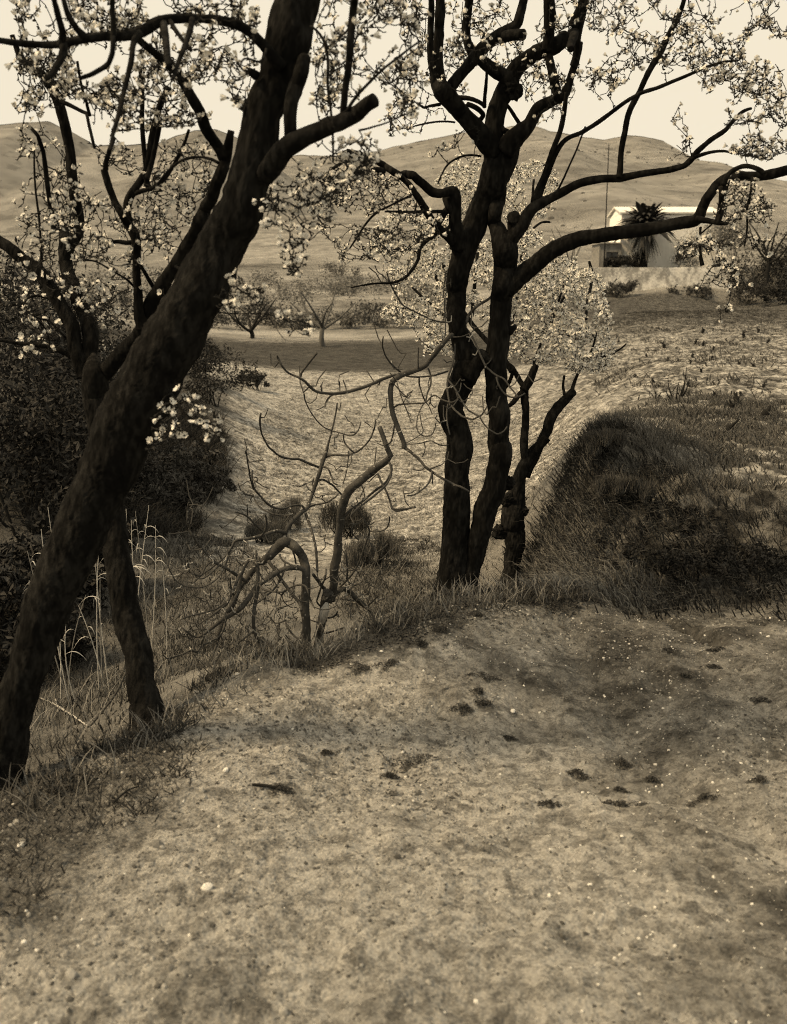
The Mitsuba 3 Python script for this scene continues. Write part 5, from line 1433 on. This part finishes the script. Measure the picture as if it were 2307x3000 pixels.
part(house, "door", flat_ply(box(dm + 0.3, door1 - 0.05, HY + 0.25, HY + 0.32, g0, dz - 0.05), "dark_wood"))
part(house, "door_post", flat_ply(box(dm - 0.25, dm + 0.3, HY + 0.02, HY + 0.35, g0, dz), "old_plaster"))
wx = kx(760)
# a gently pitched roof that overhangs the front
rv = np.array([[X0 - 0.3, HY - 0.45, ze], [X1 + 0.3, HY - 0.45, ze], [X1 + 0.3, HY + 3.7, zt + 0.2], [X0 - 0.3, HY + 3.7, zt + 0.2], [X1 + 0.3, HY + 7.8, ze], [X0 - 0.3, HY + 7.8, ze]])
rv = np.vstack([rv, rv + np.array([0, 0, 0.18])])
rf = np.array([[0, 3, 2], [0, 2, 1], [3, 5, 4], [3, 4, 2], [6, 7, 8], [6, 8, 9], [9, 8, 10], [9, 10, 11], [0, 1, 7], [0, 7, 6], [5, 11, 10], [5, 10, 4], [0, 6, 9], [0, 9, 3], [3, 9, 11], [3, 11, 5], [1, 2, 8], [1, 8, 7], [2, 4, 10], [2, 10, 8]])
part(house, "roof", flat_ply((rv, rf), "roof_tile"))
# gable ends under the roof
for xa in (X0 + 0.002, X1 - 0.402):
    gv = np.array([[xa, HY + 0.4, ze], [xa, HY + 7, ze], [xa, HY + 3.7, zt + 0.1], [xa + 0.4, HY + 0.4, ze], [xa + 0.4, HY + 7, ze], [xa + 0.4, HY + 3.7, zt + 0.1]])
    part(house, "gable", flat_ply((gv, np.array([[0, 1, 2], [3, 5, 4], [0, 2, 5], [0, 5, 3], [1, 4, 5], [1, 5, 2]])), "whitewash"))

annex = thing("outbuilding", "grey plastered outbuilding with one dark window at the left end of the house", "outbuilding")
A0, A1, w0, w1, wz0, wz1, az = kx(150), kx(330), kx(208), kx(304), kz(868), kz(800), kz(735)
AY = HY - 1.2
for a, b, lo, hi in ((A0, w0, g0, az), (w1, A1, g0, az), (w0, w1, g0, wz0), (w0, w1, wz1, az)):
    part(annex, "wall", flat_ply(box(a, b, AY, AY + 0.35, lo, hi), "grey_plaster"))
part(annex, "wall", flat_ply(box(A0, A0 + 0.35, AY + 0.35, AY + 5, g0, az), "grey_plaster"))
part(annex, "wall", flat_ply(box(A1 - 0.35, A1, AY + 0.35, HY, g0, az), "grey_plaster"))
wn = part(annex, "window", flat_ply(merge([box(w0, w1, AY + 0.16, AY + 0.22, wz0, wz0 + 0.1), box(w0, w1, AY + 0.16, AY + 0.22, wz1 - 0.1, wz1), box((w0 + w1) / 2 - 0.06, (w0 + w1) / 2 + 0.06, AY + 0.14, AY + 0.2, wz0 + 0.1, wz1 - 0.1)]), "dark_wood"))
part(wn, "pane", flat_ply(box(w0, w1, AY + 0.24, AY + 0.25, wz0, wz1), "pane_dark"))
part(annex, "roof", flat_ply(box(A0 - 0.25, A1 - 0.02, AY - 0.25, AY + 5.2, az + 0.003, az + 0.18), "grey_plaster"))

# the long stained retaining wall below the yard
WY = 130.0
wk = lambda x: float(at(*src("K", x, 900), WY)[0])
xs = np.linspace(wk(60), wk(1700), 150)
ztop = kz(922, WY) + 0.10 * (meshkit.noise(np.stack([xs * 0.5, xs * 0, xs * 0], 1), 3) - 0.5)
zb = gz(xs, np.full_like(xs, WY)) - 0.8
wv, nz = [], 22
for k in range(nz):
    z = zb + (ztop - zb) * k / (nz - 1)
    q = np.stack([xs * 0.8, np.zeros_like(xs), z * 0.8], 1)
    wv.append(np.stack([xs, WY - 0.15 + 0.22 * (1 - k / (nz - 1)) * -1 + 0.10 * (meshkit.fbm(q, 3, 5) - 0.5), z], 1))
wv.append(np.stack([xs, np.full_like(xs, WY + 0.5), ztop + 0.02], 1))
wv.append(np.stack([xs, np.full_like(xs, WY + 0.5), zb], 1))
wv = np.array(wv)
i, j = np.meshgrid(np.arange(len(wv) - 1), np.arange(len(xs) - 1), indexing="ij")
a = i * len(xs) + j
wkey = thing("retaining_wall", "long stained pale plaster retaining wall below the house and palm", "wall")
scene[wkey] = mikit.ply((wv.reshape(-1, 3), np.stack([a, a + 1, a + len(xs) + 1, a + len(xs)], -1).reshape(-1, 4)), "old_plaster", smooth=35)

# palm
palm = thing("palm_tree", "date palm with arching fronds and a skirt of dead ones before the house", "palm")
PYY = 133.0
pc = at(*src("K", 530, 585), PYY)
pb = np.array([pc[0], PYY, g0 - 0.3])
part(palm, "trunk", smooth_ply(sweep(*curve(np.array([pb, (pb + pc) / 2, pc]), np.array([0.55, 0.48, 0.5]), 0.15), 16, 0.25, freq=6), "bark", True))
rp = np.random.default_rng(77)
up = 108


def frond(az_, el, L, sag, wleaf, nl):
    """A feather frond: a bending rib with two rows of narrow leaflets."""
    t = np.linspace(0, 1, 14)
    d = np.array([math.cos(az_), math.sin(az_), 0])
    P = pc + d * (np.cos(el) * L * (t - 0.12 * t ** 2))[:, None] + np.array([0, 0, 1.0]) * (np.sin(el) * L * t - sag * L * t ** 2.2)[:, None]
    rib = sweep(P, np.linspace(0.05, 0.012, 14), 5)
    s = np.linspace(0.12, 0.99, nl)
    q = np.stack([np.interp(s, t, P[:, k]) for k in range(3)], 1)
    tan = np.gradient(q, axis=0)
    tan /= np.linalg.norm(tan, axis=1, keepdims=True)
    sd = np.cross(tan, [0, 0, 1.0])
    sd /= np.linalg.norm(sd, axis=1, keepdims=True) + 1e-9
    ln = wleaf * np.sin(np.pi * np.clip(s * 0.9 + 0.12, 0, 1)) * rp.uniform(0.85, 1.1, nl)
    out = []
    for sg in (-1, 1):
        tip = q + (sd * sg * 0.8 + tan * 0.6 + np.array([0, 0, -0.22])) * ln[:, None]
        a_ = q - tan * 0.09
        b_ = q + tan * 0.09
        v = np.stack([a_, b_, tip], 1).reshape(-1, 3)
        out.append((v, np.arange(len(v)).reshape(-1, 3)))
    return rib, merge(out)


for k in range(up):
    el = math.radians(76 - 84 * (k / up))
    rib, lf = frond(k * 2.39996 + rp.normal() * 0.1, el, 5.1 * rp.uniform(0.88, 1.08), 0.34 + 0.25 * rp.random(), 0.55, 60)
    f = part(palm, "frond", flat_ply(lf, "leaf_dark"))
    part(f, "rib", smooth_ply(rib, "leaf_mid", True))
for k in range(46):
    rib, lf = frond(k * 2.39996 + rp.normal() * 0.2, math.radians(-38 - 30 * rp.random()), 3.1 * rp.uniform(0.8, 1.1), 0.5, 0.40, 30)
    f = part(palm, "dead_frond", flat_ply(lf, "leaf_grey" if k % 2 else "leaf_mid"), label="hanging withered frond of the skirt" if k == 0 else None)
    part(f, "rib", smooth_ply(rib, "leaf_grey", True))

pole = thing("utility_pole", "thin upright pole rising in front of the outbuilding, left of the palm", "pole")
b_ = np.array([kx(163), 132.5, g0 - 0.4])
t_ = at(*src("C", 545, 880), 132.5)
t_[0] = b_[0]
part(pole, "mast", smooth_ply(sweep(np.array([b_, (b_ + t_) / 2, t_]), np.array([0.085, 0.07, 0.05]), 8), "twig_bark", True))
part(pole, "cross_arm", smooth_ply(sweep(np.array([t_ + [-0.45, 0, -0.5], t_ + [0, 0, -0.5], t_ + [0.45, 0, -0.5]]), np.array([0.03, 0.03, 0.03]), 6), "twig_bark", True))

# yard shrubs on top of and below the wall
YARD = [("K", 420, 915, 133, 4.6, 1.5, "dark low hedge at the foot of the palm, on top of the wall"), ("K", 260, 915, 132.4, 2.8, 1.2, "dark clipped bush below the outbuilding window"), ("K", 820, 925, 132, 4.0, 1.4, "pale grey bush on the wall right of the white door wall"),
        ("K", 900, 915, 133, 5, 3.4, "tall greyish shrub before the right half of the house"), ("K", 1090, 925, 133, 5.5, 5.5, "grey shrub behind the hanging blossom branch"), ("K", 1250, 930, 132, 6, 6.0, "tall shrub at the right end of the house"),
        ("K", 1420, 930, 129, 6, 4.8, "dark hedge bush right of the house, beyond the blossom branch"), ("K", 1560, 940, 128, 6, 5.5, "dark bush on the far right edge by the wall"), ("K", 1700, 940, 129, 6, 6.5, "dark bush beyond the right edge by the wall"),
        ("K", 1380, 1120, 124, 6, 2.6, "dark scrub below the wall on the right"), ("K", 1500, 1170, 120, 6, 2.6, "dark scrub at the wall's foot by the right edge"), ("K", 330, 1165, 126, 5, 1.8, "dark scrub at the wall's left foot"), ("K", 900, 1190, 126, 7, 0.8, "low dark weeds at the foot of the wall")]
for k, (cr, x, y, Y, w, h, lab) in enumerate(YARD):
    p = at(*src(cr, x, y), Y)
    p[2] = g0 if k < 6 else gz(p[:1], p[1:2])[0] if Y < 129.5 else g0
    bush("yard_shrub", lab, "shrub", p, w, h, 1500, 0.17, ("leaf_dark", "leaf_dark", "leaf_pale", "leaf_pale", "leaf_pale", "leaf_grey", "leaf_dark", "leaf_dark", "leaf_dark", "leaf_mid", "leaf_dark", "leaf_mid", "leaf_mid")[k], seed=140 + k, clumps=13)

# ------------------------------------------------------------------ vine stumps on the terrace, bare shrub, reeds, fallen twigs
VINES = [(1220, 512, 30), (1450, 540, 35), (1525, 508, 24), (1182, 572, 26), (1222, 582, 26), (1270, 608, 24), (1165, 642, 26), (1350, 556, 18), (1570, 566, 26), (1090, 668, 18), (1155, 680, 22), (1035, 662, 20), (1270, 655, 24), (1420, 688, 24),
         (1500, 697, 24), (1215, 726, 26), (760, 566, 22), (1012, 596, 34), (850, 606, 16), (1400, 900, 60), (1375, 935, 56), (1562, 985, 70), (1368, 1075, 86), (1185, 930, 30), (1120, 930, 30), (1150, 935, 24), (920, 640, 20), (1425, 850, 24), (1240, 690, 20),
         (700, 575, 16), (1290, 870, 40), (960, 780, 24), (1550, 810, 30)]
VP = [hc("F", x, y)[0] for x, y, h in VINES]
VL = in_rows(VP, ["nearest", "second", "third", "farthest"], "short black vine stump on the terrace, {n} from left, {row} row")
for k, (x, y, hpx) in enumerate(VINES):
    p = VP[k]
    h = hpx / 1.8523 / FOCAL * p[1] * 1.15
    rr = np.random.default_rng(500 + k)
    named = {22: "thick black vine stump with one upright spur, biggest on the near terrace", 21: "forked vine stump nearest the right edge above the bank", 19: "slanting forked vine stump above the bank, left of the thick one"}.get(k, VL[k])
    key = thing("vine_stump", named, "vine stump", None if k in (22, 21, 19) else "pruned vine stumps on the terrace")
    top = p + np.array([rr.normal() * 0.25 * h, rr.normal() * 0.15 * h, h * 0.62])
    wd = h * (0.44 if k != 22 else 0.34)
    P, R = curve(np.array([p - [0, 0, 0.04], (p + top) / 2 + rr.normal(size=3) * 0.06 * h, top]), np.array([wd * 0.55, wd * 0.5, wd * 0.62]), h / 14)
    part(key, "trunk", smooth_ply(sweep(P, R, 9, 0.5, freq=5 / h), "twig_bark", True))
    for s in range(2 if k % 2 else 1):
        e = top + np.array([rr.normal() * 0.3 * h, rr.normal() * 0.2 * h, h * 0.40])
        part(key, "spur", smooth_ply(sweep(*curve(np.array([top - [0, 0, 0.05 * h], (top + e) / 2 + rr.normal(size=3) * 0.05 * h, e]), np.array([wd * 0.3, wd * 0.22, wd * 0.12]), h / 8), 6, 0.2, freq=5 / h), "twig_bark", True))

fb = hc("F", 1080, 880)[0]
sc_ = fb[1] / FOCAL / 1.8523
dead = thing("dead_shrub", "dry bare shrub with dark upright twigs standing on the terrace", "shrub")
t = Tree(dead, "twig_bark", 0.1, "twig_bark")
t.rng = rs = np.random.default_rng(91)
t.nodes, t.rad = [fb], [0.012]
for dx, dy in ((-60, 70), (-45, 120), (-10, 100), (35, 110), (50, 180), (60, 130), (20, 60)):
    e = fb + np.array([dx * sc_, rs.normal() * 0.1, dy * sc_])
    P, R = curve(np.array([fb - [0, 0, 0.03], fb + (e - fb) * 0.5 + np.array([dx * 0.25 * sc_, 0, -10 * sc_]), e]), np.array([0.014, 0.010, 0.005]), 0.05)
    part(dead, "stem", smooth_ply(sweep(P, R, 6), "twig_bark", True))
    t.nodes += list(P)
    t.rad += list(R)
tw = t.grow(fb + rs.uniform([-70, -40, 20], [80, 40, 185], (90, 3)) * sc_, r_tip=0.002, droop=-0.05)
t.twig_mesh(tw)

# dry reeds between and right of the two leaning trunks: cane and drooping leaves
REEDS = [("G", 690, 800, 655, 90, 4.9), ("G", 700, 760, 690, 170, 5.0), ("G", 770, 740, 718, 230, 5.1), ("G", 790, 700, 740, 180, 5.2), ("G", 775, 520, 815, 150, 5.4), ("G", 830, 760, 850, 260, 5.3), ("G", 720, 640, 660, 240, 5.0), ("G", 250, 430, 225, 280, 4.8),
         ("G", 275, 370, 262, 160, 4.9), ("G", 190, 545, 150, 400, 4.7), ("G", 545, 970, 540, 400, 4.9), ("G", 575, 940, 520, 430, 5.0), ("G", 430, 900, 470, 640, 4.9), ("G", 390, 940, 365, 760, 4.8), ("G", 900, 800, 880, 420, 5.3), ("G", 560, 960, 548, 520, 4.8), ("G", 500, 930, 430, 700, 5.1),
         ("G", 150, 660, 160, 560, 4.7)]
RL = {}
for side, ids in (("left of the slender trunk", [k for k, r in enumerate(REEDS) if r[3] < 600]), ("right of the slender trunk", [k for k, r in enumerate(REEDS) if r[3] >= 600])):
    for n, k in enumerate(sorted(ids, key=lambda k: REEDS[k][3])):
        RL[k] = f"pale dry reed cane, {NTH[n]} from left of those {side}"
for k, (cr, xb, yb, xt, yt, Y) in enumerate(REEDS):
    rr = np.random.default_rng(700 + k)
    key = thing("reed", RL[k], "reed", "dry reeds around the leaning trunks")
    top = at(*src(cr, xt, yt), Y)
    bot = at(*src(cr, xb, yb), Y)
    dr_ = (bot - top) / np.linalg.norm(bot - top)
    gzz = gz(bot[:1], bot[1:2])[0]
    ext = max(0, (bot[2] - gzz + 0.03) / max(-dr_[2], 0.2))
    bot = bot + dr_ * ext
    P, R = curve(np.array([bot, (bot + top) / 2 + rr.normal(size=3) * 0.015, top]), np.array([0.0030, 0.0026, 0.0014]), 0.06)
    part(key, "cane", smooth_ply(sweep(P, R, 6), "reed_pale" if k % 3 else "grass_pale", True))
    nl = 5 if k < 10 else 2
    for q in range(nl):
        b0 = P[int(len(P) * (0.72 + 0.27 * q / nl)) - 1]
        a = rr.uniform(0, 6.28)
        d = np.array([math.cos(a), 0.4 * math.sin(a), 0])
        L = rr.uniform(0.07, 0.15)
        s = np.linspace(0, 1, 7)[:, None]
        C = b0 + d * L * s * 0.9 + np.array([0, 0, 1.0]) * (L * (0.75 * s - 1.05 * s ** 2))
        wd = (0.0055 * np.sin(np.pi * np.clip(s * 0.85 + 0.13, 0, 1)))
        side = np.cross(d, [0, 0, 1.0])
        nr = np.array([0.0, -0.3, 0.95])
        v = np.stack([C - side * wd, C + nr * 0.0012 - 0 * wd, C + side * wd], 1).reshape(-1, 3)
        f = []
        for i_ in range(6):
            for j_ in range(2):
                a0 = i_ * 3 + j_
                f += [[a0, a0 + 1, a0 + 4], [a0, a0 + 4, a0 + 3]]
        part(key, "leaf", flat_ply((v, np.array(f)), "reed_pale"))

# fallen and leaning branches lower left, sticks on the mound
FALL = [("G", "480,1370,9 430,1340,10 380,1310,11 310,1265,12 260,1235,11 205,1210,9", "fig_pale", "pale fallen branch lying in the grass left of the slender trunk", 0.01, "320,1290,6 305,1220,5"),
        ("G", "480,1370,14 500,1350,12 550,1290,13 610,1215,14 650,1150,15 680,1080,14", "fig_bark", "crooked branch sticking up left of the slender trunk's foot", None, "555,1340,9 600,1305,10 640,1270,9"),
        ("G", "620,1800,16 690,1755,12 750,1710,8", "twig_bark", "dark stick lying on the mound near the bottom left", 0.012, "640,1795,10 700,1840,9 740,1880,8"),
        ("G", "1380,1690,16 1450,1710,22 1530,1725,20 1600,1715,12", "twig_bark", "short dark stick half sunk in the bare soil", 0.008, None),
        ("I", "640,655,14 670,650,12 740,650,8", "cut_wood", "pale broken stick lying on the mound's far edge", 0.01, "640,655,10 660,680,8")]
for cr, pts, mat, lab, dz_, fork in FALL:
    key = thing("fallen_branch", lab, "branch")
    for idx, pp in enumerate([pts, fork]):
        if not pp:
            continue
        a = np.array([list(map(float, q.split(","))) for q in pp.split()])
        if dz_ is not None:
            P = hc(cr, a[:, 0], a[:, 1])
            P[:, 2] += dz_ + 0.01 * np.sin(np.linspace(0, np.pi, len(P)))
        else:
            Y = hc(cr, a[:1, 0], a[:1, 1])[0][1]
            Y = hc(cr, 480.0, 1370.0)[0][1]
            P = at(*src(cr, a[:, 0], a[:, 1]), Y + 0.02 * np.arange(len(a)))
        R = a[:, 2] / CROPS[cr][2] / 2 / FOCAL * P[:, 1]
        part(key, "stem" if idx == 0 else "fork", smooth_ply(sweep(*curve(P, R, 0.02), 8, 0.15, freq=60), mat, True))
